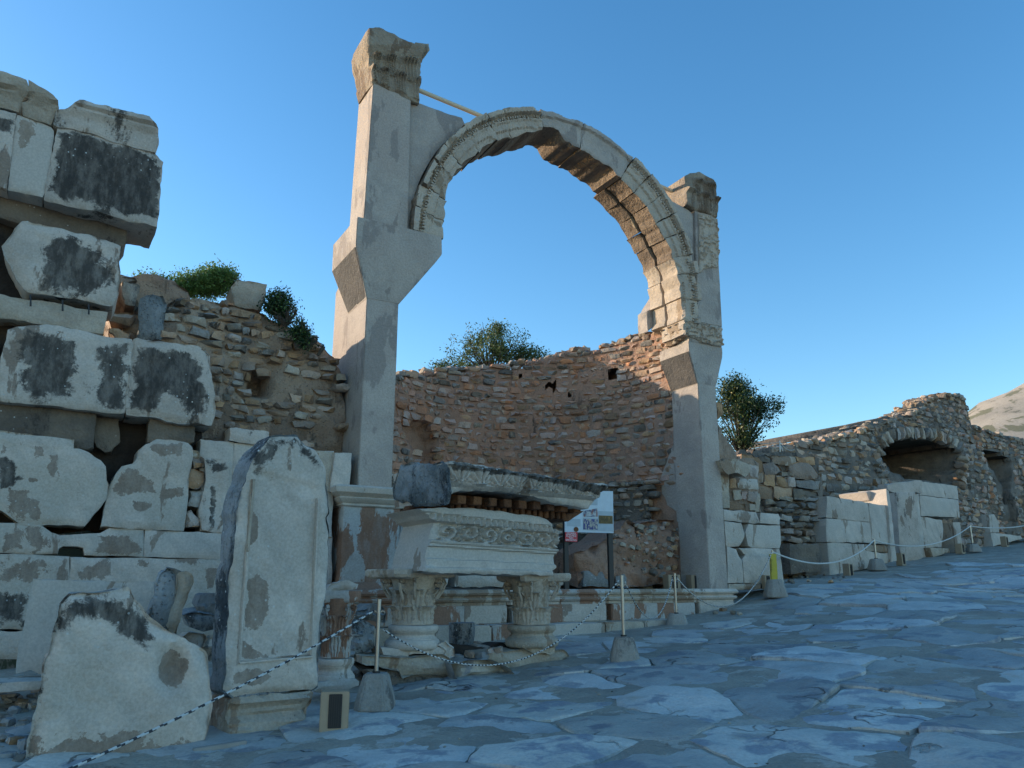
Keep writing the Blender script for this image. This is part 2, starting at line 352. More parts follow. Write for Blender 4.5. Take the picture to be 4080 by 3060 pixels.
def loft(name, rings, mat, parent=None, bevel=.012, rough=.004, sub=.35, label=None):
    """closed solid through rings of world points"""
    bm = bmesh.new(); R = [[bm.verts.new(p) for p in r] for r in rings]; n = len(R[0])
    for r0, r1 in zip(R, R[1:]):
        for i in range(n): j = (i+1) % n; bm.faces.new((r0[i], r0[j], r1[j], r1[i]))
    bm.faces.new(R[0][::-1]); bm.faces.new(R[-1])
    bmesh.ops.recalc_face_normals(bm, faces=bm.faces)
    if bevel:
        ed = [e for e in bm.edges if len(e.link_faces) == 2 and e.calc_face_angle(0) > .2]
        bmesh.ops.bevel(bm, geom=ed, offset=bevel, segments=2, affect='EDGES', clamp_overlap=True)
    if sub:
        for _ in range(4):
            le = [e for e in bm.edges if e.calc_length() > sub]
            if not le: break
            bmesh.ops.subdivide_edges(bm, edges=le, cuts=1, use_grid_fill=True)
    if rough:
        P = np.array([tuple(v.co) for v in bm.verts]); SEED[0] += 1
        D = np.c_[fbm(P, 2.5, SEED[0]), fbm(P + 9, 2.5, SEED[0]), fbm(P + 21, 2.5, SEED[0])] * rough
        for v, d in zip(bm.verts, D): v.co += Vector(d)
    return bmput(name, bm, mat, parent, sharp=30, label=label)
def fbox(name, fr, a0, a1, z0, z1, t0, t1, mat, parent=None, **k):
    return loft(name, [[fr.w(a, t, z) for a, t in ((a0, t0), (a1, t0), (a1, t1), (a0, t1))] for z in (z0, z1)], mat, parent, **k)
# lumpy stone templates (48 triangles)
def stone_template(sd, pw=3.4, ns=.24):
    bm = bmesh.new(); bmesh.ops.create_cube(bm, size=1)
    bmesh.ops.subdivide_edges(bm, edges=bm.edges[:], cuts=1, use_grid_fill=True)
    P = np.array([tuple(v.co * 2) for v in bm.verts]); L = (np.abs(P) ** pw).sum(1) ** (1 / pw); P = P / L[:, None] * .5
    rg = np.random.RandomState(sd); P += rg.uniform(-1, 1, P.shape) * ns * .5
    V = P; bm.verts.index_update(); F = [[v.index for v in f.verts] for f in bm.faces]; bm.free()
    tri = []
    for f in F: tri += [(f[0], f[1], f[2]), (f[0], f[2], f[3])] if rg.rand() > .5 else [(f[0], f[1], f[3]), (f[1], f[2], f[3])]
    return V, tri
TV = [stone_template(i) for i in range(14)]
TM = {}
def tmesh(i, mk):
    if (i, mk) not in TM: TM[(i, mk)] = mesh('stone', TV[i][0], TV[i][1], M[mk], 42)
    return TM[(i, mk)]
def stones(name, items, parent, limit=300):
    """items: (world pos, (sx, sy, sz), rotz, roll, matkey); the largest in the picture become parts, the rest one piece of stuff"""
    def big(it):
        p = it[0]; x, y = proj(p); on = -60 < x < 4140 and -60 < y < 3120
        return (-1 if on else 0, -(it[1][0] * it[1][2]) / (p[1] ** 2))
    items = sorted(items, key=big)
    for it in items[:limit]:
        i = random.randrange(14)
        link(name, tmesh(i, it[4]), parent, it[0], rot=(random.uniform(-.12, .12), it[3], it[2]), scale=it[1])
    rest = items[limit:]
    if rest:
        ks = sorted(set(r[4] for r in rest)); V = []; F = []; mi = []
        for it in rest:
            v, f = TV[random.randrange(14)]; R = np.array(Euler((random.uniform(-.12, .12), it[3], it[2])).to_matrix())
            P = (v * np.array(it[1])) @ R.T + np.array(tuple(it[0])); b = sum(len(q) for q in V); V.append(P)
            F += [(a + b, c + b, d + b) for a, c, d in f]; mi += [ks.index(it[4])] * len(f)
        put(name, np.vstack(V), F, [M[k] for k in ks], parent, kind='stuff', sharp=42, mi=mi)
def courses(surf, a0, a1, zb, zt, rh, wd, mats, ok=None, proud=.0, dep=.25, gap=.012, vary=.35, roll=.05):
    """rows of stones on surf(a, t, z) -> (point, wall angle)"""
    it = []; z = zb; r = 0
    while z < zt:
        hgt = rh * random.uniform(1 - vary * .5, 1 + vary * .5); a = a0 + random.uniform(-wd, 0)
        while a < a1:
            w_ = wd * random.uniform(1 - vary, 1 + vary); c = a + w_ / 2; zc = z + hgt / 2
            if ok is None or ok(c, zc):
                p, ang = surf(c, -proud + dep * .42 + random.uniform(-.035, .03), zc + random.uniform(-.12, .12) * hgt)
                hh = (hgt - gap) * random.uniform(.82, 1.06)
                it.append((p, (w_ - gap, dep, hh), ang + random.uniform(-.08, .08), random.uniform(-roll, roll), random.choice(mats)))
            a += w_
        z += hgt; r += 1
    return it
def tube(bm, path, r, seg=8, mi=lambda i, j: 0):
    path = [Vector(p) for p in path]; prev = None; up = Vector((0, 0, 1))
    for i, p in enumerate(path):
        d = (path[min(i+1, len(path)-1)] - path[max(i-1, 0)]).normalized(); u = d.cross(up)
        u = u.normalized() if u.length > 1e-4 else Vector((1, 0, 0)); w = d.cross(u); rr = r[i] if isinstance(r, (list, tuple)) else r
        ring = [bm.verts.new(p + (u * math.cos(2*math.pi*j/seg) + w * math.sin(2*math.pi*j/seg)) * rr) for j in range(seg)]
        if prev:
            for j in range(seg):
                f = bm.faces.new((prev[j], prev[(j+1) % seg], ring[(j+1) % seg], ring[j])); f.material_index = mi(i, j)
        else: bm.faces.new(ring[::-1])
        prev = ring
    bm.faces.new(prev)

# ------------------------------------------------------------------ ground height
CTL = []
def base_z(x, y): return .078 * (.654 * x + .757 * y)
for (vx, vy, Y) in [(590, 1593, 7.3), (450, 1642, 6.6), (810, 1530, 8.0), (890, 1487, 9.4), (1130, 1452, 10.0), (1350, 1430, 10.1), (1463, 1365, 14.0),
                    (930, 1385, 12.0), (1250, 1371, 13.5), (1440, 1337, 15.2), (1585, 1328, 15.6), (1675, 1283, 16.2), (1620, 1290, 16.6), (1720, 1265, 17.3), (1893, 1232, 23.5),
                    (1790, 1244, 22.6), (2100, 1193, 29.5), (2000, 1206, 28.4), (2146, 1180, 36), (1700, 1330, 13.5), (1900, 1300, 15.0), (60, 1500, 7.6), (2212, 1300, 15.5), (1500, 1500, 8.0)]:
    r = ray((vx * 1.8445, vy * 1.8445)); k = Y / r[1]; p = r * k
    CTL.append((p[0], p[1], p[2] + 1.6 - base_z(p[0], p[1])))
CT = np.array(CTL)
def gz(x, y):
    x = np.atleast_1d(np.asarray(x, float)); y = np.atleast_1d(np.asarray(y, float))
    d2 = (x[:, None] - CT[:, 0]) ** 2 + (y[:, None] - CT[:, 1]) ** 2
    w = np.exp(-d2 / (2 * 1.5 ** 2)) + .002 * np.exp(-d2 / 60) ; s = (w * CT[:, 2]).sum(1) / (w.sum(1) + .02)
    return base_z(x, y) + np.clip(s, -.5, .6)
def gz1(x, y): return float(gz(x, y)[0])
def ground_pt(p):
    r = ray(p); y0 = 3.0
    for k in range(900):
        y = 3 + k * .06; q = r / r[1] * y
        if q[2] + 1.6 <= gz1(q[0], q[1]): return Vector((q[0], q[1], q[2] + 1.6))
    return Vector((q[0], q[1], q[2] + 1.6))
def at(p, Y):
    r = ray(p); return Vector(tuple(r / r[1] * Y)) + Vector((0, 0, 1.6))
# ------------------------------------------------------------------ ground, street, hillside
def axis(lo, hi, a, b, st, far):
    v = list(np.arange(a, b, st)); k = st; x = a
    while x > lo: k *= 1.35; x -= k; v.insert(0, x)
    k = st; x = b
    while x < hi: k *= 1.35; v.append(x); x += k
    return np.array(v)
xs = axis(-900, 900, -7, 14, .11, 0); ys = axis(-300, 1200, 2.0, 22, .11, 0)
XX, YY = np.meshgrid(xs, ys); fx, fy = XX.ravel(), YY.ravel()
ZZ = gz(fx, fy); far = np.hypot(fx, fy) > 70; ZZ[far] = np.minimum(ZZ[far], 5.5)
ZZ += .006 * (np.hypot(fx, fy) < 40) + fbm(np.c_[fx, fy, fx * 0], 1.1, 5) * .03 * (np.hypot(fx, fy) < 40) + fbm(np.c_[fx, fy, fx * 0], 4, 9) * .014
nx = len(xs); F = [(j*nx+i, j*nx+i+1, (j+1)*nx+i+1, (j+1)*nx+i) for j in range(len(ys)-1) for i in range(nx-1)]
ground = link('ground', mesh('ground', np.c_[fx, fy, ZZ], F, M['dirt'], None), kind='structure')
# hillside terrace behind the ruins
aa = np.arange(-60, 140, 1.2); tt = np.concatenate([np.arange(1.0, 14, .6), np.arange(14, 160, 6)])
V = []; F = []
for j, t in enumerate(tt):
    for i, a in enumerate(aa):
        lim = 2.6 if a < -.6 else (6.0 if a < 8.3 else 10.8 + max(0, a - 20) * .06)
        p = FA.w(a, t, 0); zt = 5.15 + .035 * (t - lim) + max(0, a - 8) * .03 + min(1.4, max(0, -6 - a) * .16)
        z = zt if t > lim else 0.2
        V.append((p.x, p.y, z))
V = np.array(V); V[:, 2] += fbm(V * [1, 1, 0], .5, 3) * .22
na = len(aa); F = [(j*na+i, j*na+i+1, (j+1)*na+i+1, (j+1)*na+i) for j in range(len(tt)-1) for i in range(na-1)]
link('hillside', mesh('hillside', V, F, M['hill'], None), kind='structure')
# far mountain slope at the right
V = []; gx = np.arange(0, 41); gy = np.arange(0, 25)
for j in gy:
    for i in gx:
        x = 60 + i * 7.0; y = 130 + j * 7.0; u = (x / y)
        zc = 39 + (u - .578) * 100 if u > .578 else 39 - (.578 - u) * 190
        z = max(4, zc) * min(1, .25 + j / 9) - max(0, j - 10) * .6
        V.append((x, y, z))
V = np.array(V, float); V[:, 2] += fbm(V * [1, 1, 0], .05, 8, 5) * 3.0 + fbm(V * [1, 1, 0], .2, 9, 3) * 1.0
F = [(j*41+i, j*41+i+1, (j+1)*41+i+1, (j+1)*41+i) for j in range(24) for i in range(40)]
mtn = link('mountain', mesh('mountain', V, F, M['mountain'], None), kind='structure')
# paving slabs, split by a jittered, stretched cell pattern
SD, SQ = np.array([.654, .757]), np.array([.757, -.654])
rg = np.random.RandomState(4); cells = {}
su, qu = 1.02, 1.22
for i in range(-2, 50):
    for j in range(-14, 26):
        cells[(i, j)] = np.array([(i + .5 * (j % 2) + rg.uniform(-.36, .36)) * su, (j + rg.uniform(-.38, .38)) * qu])
def cellpoly(key, gap):
    c = cells[key]; P = [c + np.array(d) * 2.2 for d in ((-1, -1), (1, -1), (1, 1), (-1, 1))]
    for di in (-2, -1, 0, 1, 2):
        for dj in (-2, -1, 0, 1, 2):
            k2 = (key[0] + di, key[1] + dj)
            if (di, dj) == (0, 0) or k2 not in cells: continue
            o = cells[k2]; m = (c + o) / 2; nrm = (o - c) / np.hypot(*(o - c)); m = m - nrm * gap; Q = []
            for a, b in zip(P, P[1:] + P[:1]):
                da, db = (a - m) @ nrm, (b - m) @ nrm
                if da <= 0: Q.append(a)
                if da * db < 0: Q.append(a + (b - a) * (da / (da - db)))
            P = Q
            if not P: return None
    return P
pave = []
for key, c in cells.items():
    if key[0] < -1 or key[0] > 48 or abs(key[1]) > 24: continue
    x, y = SD * c[0] + SQ * c[1]
    if y < 2.0 or abs(x / y) > .85: continue
    rel = np.array([x, y]) - FA.P; a, t = rel @ FA.e, rel @ FA.n
    if t > (-1.45 if a < 7.0 else -.2 + (a - 7.0) * .16): continue
    if a < -2.4 and t > -3.6: continue
    P = cellpoly(key, rg.uniform(.002, .02))
    if not P or len(P) < 3: continue
    O = []
    for p, q in zip(P, P[1:] + P[:1]):
        L = np.hypot(*(q - p)); k = max(1, int(L / .12))
        for i in range(k): O.append(p + (q - p) * (i / k))
    # round the corners
    O = np.array(O)
    O = .7 * O + .15 * (np.roll(O, 1, 0) + np.roll(O, -1, 0))
    wob = fbm(np.c_[O, np.zeros(len(O))], 7, key[0] % 97) * .05
    cc = O.mean(0); O = cc + (O - cc) * (1 + wob[:, None])
    lift = rg.uniform(.0, .016) + (.022 if (rg.rand() < .18) else 0); tx, ty = rg.uniform(-.04, .04, 2)
    V = []; ringz = [(1.0, -.06), (1.0, lift * .35 + .001), (.97, lift + .003), (.88, lift + .007), (.74, lift + .010), (.58, lift + .010), (.4, lift + .010), (.2, lift + .010)]
    for f, dz in ringz:  # skirt, worn edge, rising middle
        Q = cc + (O - cc) * f; W_ = Q @ np.array([SD, SQ])
        rel2 = O * 0 + (Q - cc)
        z = gz(W_[:, 0], W_[:, 1]) + dz + (rel2[:, 0] * tx + rel2[:, 1] * ty) * (dz > 0) + (fbm(np.c_[W_, W_[:, 0] * 0], 1.3, 31) * .05 + fbm(np.c_[W_, W_[:, 0] * 0], 4.5, 33, 4) * .022) * (dz > 0)
        V += [(w_[0], w_[1], z_) for w_, z_ in zip(W_, z)]
    n = len(O); F = [(r*n+i, r*n+(i+1) % n, (r+1)*n+(i+1) % n, (r+1)*n+i) for r in range(len(ringz)-1) for i in range(n)] + [tuple(range((len(ringz)-1)*n, len(ringz)*n))]
    pave.append((y, x, V, F))
pave.sort(key=lambda q: (0 if abs(q[1] / q[0]) < .68 and q[0] > 3.2 else 1, q[0]))
for y, x, V, F in pave[:300]: put('paving_stone', V, F, M['paving'], ground, sharp=25)
V = []; FF = []
for y, x, v, F in pave[300:]:
    b = len(V); V += v; FF += [tuple(i + b for i in f) for f in F]
if V: put('paving_stones', V, FF, M['paving'], ground, kind='stuff', sharp=25)
# gravel and rock scraps
def scatter(name, boxes, mk, lo, hi):
    it = []
    for (px0, px1, n) in boxes:
        for _ in range(n):
            p = ground_pt((random.uniform(px0[0], px1[0]) * 1.8445, random.uniform(px0[1], px1[1]) * 1.8445)); s = random.uniform(lo, hi)
            it.append((p + Vector((0, 0, s * .2)), (s, s * random.uniform(.6, 1), s * random.uniform(.4, .8)), random.uniform(0, 3), random.uniform(-.3, .3), random.choice(mk)))
    stones(name, it, ground, 0)
scatter('scraps', [((980, 1395), (1060, 1430), 60), ((700, 1420), (800, 1470), 30), ((380, 1290), (470, 1420), 50), ((1290, 1290), (1600, 1330), 50), ((0, 1500), (90, 1650), 60), ((1650, 1235), (1830, 1262), 40)], ['rubble_grey', 'rubble', 'marble_grey'], .04, .16)
scatter('grit', [((450, 1500), (2200, 1655), 260), ((1200, 1330), (2200, 1500), 200)], ['rubble_grey', 'marble_warm'], .008, .03)

# ------------------------------------------------------------------ marble block wall at the left
def BL(par, k, st, t, depth, mat, name='marble_block', fr=FA, **kw):
    return relief(name, fr.poly(k, st, t), fr, depth, M[mat], par, t0=t, **kw)
wall = thing('marble_block_wall', 'tall wall of stacked marble blocks with black stains at the left edge', 'wall', FA.w(-5.5, .4, 1.0))
def mould(q, prof):
    f = homog(q)
    def h(a, z):
        u, v = f(a, z); return np.interp(v, [p[0] for p in prof], [p[1] for p in prof])
    return h
q1 = FA.poly('A', '-500 60 430 345 400 545 -500 270')
BL(wall, 'A', '-500 20 0 175 200 235 215 300 200 360 152 372 150 460 0 412 -500 270', -.10, .8, 'marble_warm', 'cornice_block', h=mould(q1, [(0, .10), (.35, .08), (.4, .0), (.5, .03), (.6, -.02), (1, -.05)]), sp=.05, rough=.014)
BL(wall, 'A', '206 238 330 310 400 350 430 385 430 425 412 490 385 545 154 462 156 376 205 362', -.10, .8, 'marble_warm', 'cornice_block', h=mould(q1, [(0, .10), (.35, .08), (.4, .0), (.5, .03), (.6, -.02), (1, -.05)]), sp=.05, rough=.016)
q2 = FA.poly('A', '530 385 1165 545 1140 745 420 565')
BL(wall, 'A', '590 372 720 403 860 440 975 470 1100 505 1165 575 1160 640 1140 742 560 578 420 562 400 540 430 440 490 430 530 400', -.12, .85, 'marble_dark', 'cornice_block', h=mould(q2, [(0, .06), (.25, .07), (.3, .0), (.38, .03), (.42, -.01), (.5, .02), (.56, -.03), (1, -.04)]), sp=.045, rough=.016)
BL(wall, 'A', '415 572 560 585 760 634 1140 748 1205 820 1185 980 1150 1290 930 1240 320 1085 340 1000 370 800', -.08, .9, 'marble_dark', rough=.012, drk=[('A','440 590 560 600 760 650 1000 720 1100 790 1190 860 1150 1240 930 1220 700 1130 420 1080 370 1040 400 800',.10)])
BL(wall, 'A', '125 468 385 562 400 590 395 650 345 1000 312 1080 58 1020 92 700', -.06, .9, 'marble_clean', pat=[('A','160 510 250 540 260 620 190 700 140 740 140 640',.08)])
BL(wall, 'A', '-500 300 118 466 88 700 50 1018 0 1003 -500 850', -.07, .9, 'marble_half', drk=[('A','-100 470 120 520 90 620 0 600 -100 590',.08),('A','0 690 50 710 10 770 40 800 -20 800',.05)])
BL(wall, 'A', '-500 870 0 1020 320 1095 930 1250 925 1390 890 1440 640 1400 480 1370 340 1330 0 1225 -500 1080', .26, .7, 'conglomerate', 'lintel', sp=.08)
BL(wall, 'B', '15 -30 100 -175 150 -215 190 -222 330 -190 450 -165 560 -125 650 -130 780 -95 890 -35 880 170 865 320 840 385 815 390 600 355 340 325 205 305 150 235 100 120 50 50', -.05, .8, 'marble_half', rough=.02, edge=.04, sp=.06, drk=[('B','340 -170 620 -100 850 90 860 240 700 330 560 340 300 280 330 100',.2)])
BL(wall, 'B', '-500 190 0 318 160 348 300 372 795 450 790 500 765 605 600 580 300 540 0 475 -500 350', .02, .8, 'marble_warm', 'string_course_block', h=None, rough=.014)
for st in ('225 325 225 405', '460 365 460 440', '652 395 652 465'):
    p = pts('B', st); q = [FA.w(a, -.06, z) for a, z in (FA.ab(p[0], -.06), FA.ab(p[1], -.06))]; bm = bmesh.new()
    tube(bm, [FA.w(*((FA.ab(p[0], -.06)[0],) + (.35,) + (q[0].z + .02,))), q[0], q[1]], .014, 6); bmput('iron_clamp', bm, M['iron'], wall)
BL(wall, 'B', '60 575 120 545 250 532 400 550 640 595 780 620 960 650 980 680 975 760 960 900 912 1197 880 1195 640 1165 380 1130 0 1105 -8 1050 25 780', -.07, .9, 'marble_half', rough=.014, edge=.022, drk=[('B','190 590 580 640 590 760 560 900 520 1100 300 1110 150 1000 130 760',.16),('B','730 680 940 690 930 1000 890 1170 700 1140 720 900',.12)])
BL(wall, 'B', '-500 520 -60 590 -40 800 -30 1095 -500 1030', -.05, .9, 'marble_half')
BL(wall, 'B', '985 645 1010 632 1100 645 1430 695 1510 730 1540 770 1575 1150 1550 1280 1400 1265 1150 1220 922 1197 950 950', -.09, .75, 'marble_dark', rough=.02, edge=.04, drk=[('B','1000 690 1400 740 1480 800 1530 1200 1350 1220 1340 1130 1200 1050 1150 1200 940 1170 970 900',.12)])
BL(wall, 'B', '-500 1050 0 1108 380 1136 698 1190 690 1320 675 1440 640 1455 545 1440 545 1380 0 1320 -500 1250', .10, .6, 'conglomerate', 'recessed_block', rough=.02)
BL(wall, 'B', '705 1195 860 1210 860 1400 830 1475 770 1490 690 1460', .28, .4, 'conglomerate', 'recessed_block', rough=.05)
BL(wall, 'B', '1110 1225 1430 1275 1425 1400 1390 1405 1250 1395 1100 1400', .06, .5, 'conglomerate', 'recessed_block', rough=.02)
BL(wall, 'C', '-500 -10 0 40 605 103 605 180 650 178 740 210 790 250 830 270 870 320 880 430 900 480 880 590 800 690 680 825 480 815 150 795 100 750 0 680 -500 600', -.06, .7, 'marble', rough=.012, edge=.03, sp=.06, pat=[('C','0 130 60 120 60 200 0 250',.06),('C','280 150 355 170 330 280 280 270',.06),('C','380 230 470 240 490 400 440 410 390 330',.08),('C','230 420 320 430 310 465 240 460',.04),('C','250 590 330 590 330 760 280 770 230 700',.08),('C','60 500 230 540 200 760 60 700',.10)], drk=[('C','-60 250 80 260 180 420 120 520 0 520',.10)])
BL(wall, 'C', '1300 112 1450 125 1560 140 1597 170 1590 300 1550 500 1530 700 1505 853 1200 850 850 828 870 650 905 520 960 390 1010 330 1100 295 1140 250 1150 190 1200 150', -.06, .6, 'marble', rough=.014, edge=.03, sp=.06, pat=[('C','1140 310 1170 400 1270 450 1280 530 1130 560 950 530 980 400',.10),('C','1250 150 1500 140 1520 230 1380 240 1250 200',.08),('C','1100 610 1260 640 1200 700 1110 680',.06),('C','1330 520 1530 500 1500 590 1340 590',.06)])
BL(wall, 'C', '-500 740 0 797 150 800 330 806 430 870 500 900 620 890 830 880 900 842 1188 856 1184 1074 1170 1076 760 1063 705 1060 690 1000 640 990 520 990 480 1010 470 1050 0 1046 -500 1042', -.03, .8, 'marble', sp=.06, pat=[('C','30 840 170 860 180 1000 20 1000',.10),('C','240 830 330 860 420 990 270 1030 240 940',.10),('C','830 900 1000 900 1180 980 1170 1060 800 1060',.12)])
BL(wall, 'C', '1195 856 1500 862 1860 886 1850 1096 1190 1078', -.03, .8, 'marble_clean')
BL(wall, 'C', '-500 1046 0 1050 575 1074 555 1420 545 1680 -500 1660', -.02, .8, 'marble', pat=[('C','0 1120 380 1090 420 1180 300 1260 0 1280',.15)], drk=[('C','-100 1330 230 1350 220 1640 -100 1640',.15)])
BL(wall, 'C', '585 1078 1170 1082 1860 1102 1855 1360 1850 1750 555 1690 565 1420', -.025, .8, 'marble', pat=[('C','640 1180 900 1090 940 1200 820 1270 680 1270',.12),('C','1100 1090 1230 1100 1220 1180 1150 1180',.08),('C','1700 1160 1790 1170 1790 1340 1700 1340',.08)])
BL(wall, 'D', '-500 505 400 522 390 770 -500 740', 0, .8, 'marble_dark', rough=.02)
BL(wall, 'D', '410 524 1850 590 1850 860 400 790', 0, .8, 'marble_half', rough=.02)
relief('rubble_core', FA.poly('C', '-500 -1900 90 -1740 330 -1640 480 -1200 480 -930 750 -700 880 -500 1100 0 1650 0 1650 900 -500 800', .55), FA, .9, M['dark_earth'], wall, t0=.55, rough=.08, sp=.16)
for st, mk in (('1605 195 1655 205 1650 265 1600 262', 'marble_warm'), ('1590 265 1640 255 1685 300 1690 340 1600 345', 'rubble'), ('1560 355 1620 350 1690 385 1690 460 1640 510 1550 500', 'rubble'), ('1560 520 1670 525 1665 600 1640 660 1545 655', 'rubble_grey'), ('1540 680 1600 680 1650 760 1645 830 1530 855', 'rubble')):
    BL(wall, 'C', st, .0, .4, mk, 'rubble_stone', rough=.03, edge=.06, sp=.05)
BL(wall, 'E', '215 312 485 340 475 480 465 600 450 1090 205 1070', .08, .5, 'marble_clean', 'marble_panel')
BL(wall, 'E', '491 341 720 362 760 380 1150 405 1310 415 1300 760 1290 1120 455 1092 470 600', .07, .5, 'marble_clean', 'marble_panel')
qp = FA.poly('E', '240 465 445 490 420 1090 215 1065', -.04); fq = homog(qp)
BL(wall, 'E', '236 465 300 462 445 490 440 700 420 1088 215 1062 205 900 250 640', -.04, .25, 'marble_half', 'pilaster_slab', h=lambda a, z: -.02 * (np.abs(fq(a, z)[0] - .5) < .22), drk=[('E','240 470 440 500 430 560 300 620 250 540',.08),('E','290 700 340 700 330 1050 270 1050',.05)])
BL(wall, 'E', '1150 404 1312 416 1272 748 1230 748', .02, .4, 'marble_warm', 'marble_panel')
BL(wall, 'E', '1316 424 1458 424 1437 752 1278 746', -.03, .5, 'marble_clean')
BL(wall, 'E', '448 228 500 222 620 230 772 240 777 300 730 357 600 345 443 325', .02, .5, 'marble_half', rough=.014)

BL(wall, 'E', '380 1100 1290 1125 1290 1560 380 1560', .1, .5, 'marble_half', sp=.1)
BL(wall, 'E', '380 1565 1300 1565 1290 1900 380 1900', .08, .5, 'marble_half', sp=.1)
# ------------------------------------------------------------------ rubble masonry behind the wall
heap = thing('rubble_masonry', 'broken rubble masonry wall with stones in mortar between block wall and left pier', 'wall', FA.w(-2.3, 1.6, 2.5))
HC = FA.ab(pt('M', 800, 880), .85)
def heap_h(a, z): P = np.c_[a, z, a * 0]; return fbm(P, 1.1, 77, 4) * .22 + fbm(P, 4, 78, 3) * .06 + .12 * np.clip(a + 1.7, 0, .3) / .3 - .55 * np.exp(-((a - HC[0]) / .15) ** 4 - ((z - HC[1]) / .2) ** 4)
relief('masonry_core', FA.poly('M', '-200 380 0 400 120 330 180 262 330 262 560 290 700 330 820 352 950 452 1100 522 1220 590 1330 690 1400 790 1420 1050 1440 1420 600 1420 -200 1300', .85), FA, 1.7, M['mortar'], heap, h=heap_h, t0=.85, sp=.07, rough=.04, edge=.12)
relief('masonry_core', FA.poly('B', '780 380 880 165 990 180 1250 240 1420 330 1420 700 760 640', 1.1), FA, 1.6, M['mortar'], heap, t0=1.1, rough=.07, sp=.1)
hp = FA.poly('M', '190 270 560 295 820 360 950 460 1100 530 1220 600 1320 700 1395 800 1410 1050 1425 1380 450 1380 440 700 300 600 60 560 120 330', .85)
hcav = FA.ab(pt('M', 790, 880), .85)
def hok(a, z): return inside(np.array([[a, z]]), hp)[0] and not (abs(a - hcav[0]) < .17 and abs(z - hcav[1]) < .22) and (a < hcav[0] + .1 or z > 4.9 or random.random() < .5)
def hs(a, t, z): return FA.w(a, .85 + t - float(heap_h(np.array([a]), np.array([z]))[0]), z), rad(30)
stones('stone', courses(hs, -3.5, .1, 2.3, 6.2, .155, .27, ['rubble'] * 7 + ['rubble_grey'] * 2 + ['marble_warm'], hok, proud=.06, dep=.30, roll=.16, gap=.012, vary=.6), heap, 300)
for k, st, t, mk, nm in (('B', '905 225 1012 238 1008 400 935 385 900 330', .75, 'rubble_grey', 'squared_stone'), ('B', '1035 345 1110 328 1185 335 1215 385 1190 580 1160 660 1010 640 1005 480', .55, 'lump_dark', 'dark_boulder'),
                         ('B', '800 440 990 470 1000 500 940 540 820 520', .7, 'rubble', 'rubble_stone'), ('B', '880 560 970 590 960 630 870 640 800 600', .65, 'rubble', 'rubble_stone'), ('B', '880 168 990 190 1000 215 880 212', .9, 'rubble_grey', 'rubble_stone')):
    BL(heap, k, st, t, .6, mk, nm, rough=.03, edge=.05, sp=.06)
o = relief('stone_block', FA.poly('M', '640 118 720 140 860 160 850 230 840 285 815 342 700 322 620 300 600 240 610 170', .95), FA, .55, M['marble_warm'], None, t0=.95, rough=.02, edge=.04)
tag(o, 'squared pale block lying on top of the rubble wall among green shrubs', 'block')

# ------------------------------------------------------------------ the arch
arch = thing('ruined_arch', 'great marble arch on two rebuilt concrete piers', 'arch', FA.w(3.7, .3, 1.5))
AC = (3.705, 7.58); RO, RI = 3.32, 2.80; NEG = -1
def ring(a0, a1, z, t0, t1): return [FA.w(a, t, z) for a, t in ((a0, t0), (a1, t0), (a1, t1), (a0, t1))]
CO = M['concrete']; CD = [M['concrete'], M['concrete_dark']]
loft('pier_shaft', [ring(-.36, .205, 2.98, .0, .95), ring(-.36, .205, 6.25, .0, .95)], CO, arch)
loft('concrete_fin', [ring(-.345, .18, 2.95, .90, 1.83), ring(-.345, .18, 6.9, .90, 1.83), ring(-.345, .18, 7.0, .90, 1.6)], CO, arch)
loft('corbel', [ring(-.36, .205, 6.2, -.004, .95), ring(-.635, .80, 7.03, -.13, 1.16), ring(-.640, .925, 7.22, -.14, 1.16), ring(-.640, .915, 7.56, -.14, 1.16)], CO, arch, rough=.006)
loft('upper_shaft', [ring(-.49, .315, 7.55, -.02, .76), ring(-.44, .285, 10.27, -.02, .76)], CO, arch, rough=.006)
sp_ = FA.poly('I', '808 708 875 746 1100 832 1228 868 1250 915 1265 930', .06)
for d in (136, 141, 146, 151, 156, 160, 164, 168, 172, 176, 180): sp_.append((AC[0] + math.cos(rad(d)) * (RO + .015), AC[1] + math.sin(rad(d)) * (RO + .015)))
sp_ = sp_ + [(.25, 7.56)]
relief('spandrel', sp_, FA, .62, CO, arch, t0=.06, sp=.09)
# pilaster capital on the left pier
qc = FA.poly('I', '450 310 880 330 880 740 490 572'); fc = homog(qc)
def leafh(f, n, amp, rows=2):
    def h(a, z):
        u, v = f(a, z); u = np.clip(u, 0, 1); r = 0
        for k in range(rows):
            top = .18 + k * .36; uu = (u * n + .5 * k) % 1 - .5; vv = (v - top) / .40
            env = np.clip(1 - (uu / .46) ** 2, 0, 1) * ((vv > 0) & (vv < 1.2)); curl = np.exp(-((vv - .12) / .13) ** 2)
            r = np.maximum(r, env * (.45 + .9 * curl) * (.75 + .35 * np.cos(uu * 44)))
        return amp * r
    return h
hc = leafh(fc, 3, .12)
relief('capital', FA.poly('I', '440 158 520 148 640 205 690 235 815 290 830 275 932 290 935 340 905 385 880 410 888 440 876 600 878 742 820 718 490 572 484 520 478 450 462 400 455 350 440 300 436 220', -.05), FA, .74, M['capital'], arch, t0=-.05, sp=.021, rough=.014, edge=.02,
       h=lambda a, z: hc(a, z) + .13 * np.clip((.30 - fc(a, z)[1]) / .3, 0, 1) - .06 * np.clip(-fc(a, z)[0] * 6, 0, 1))
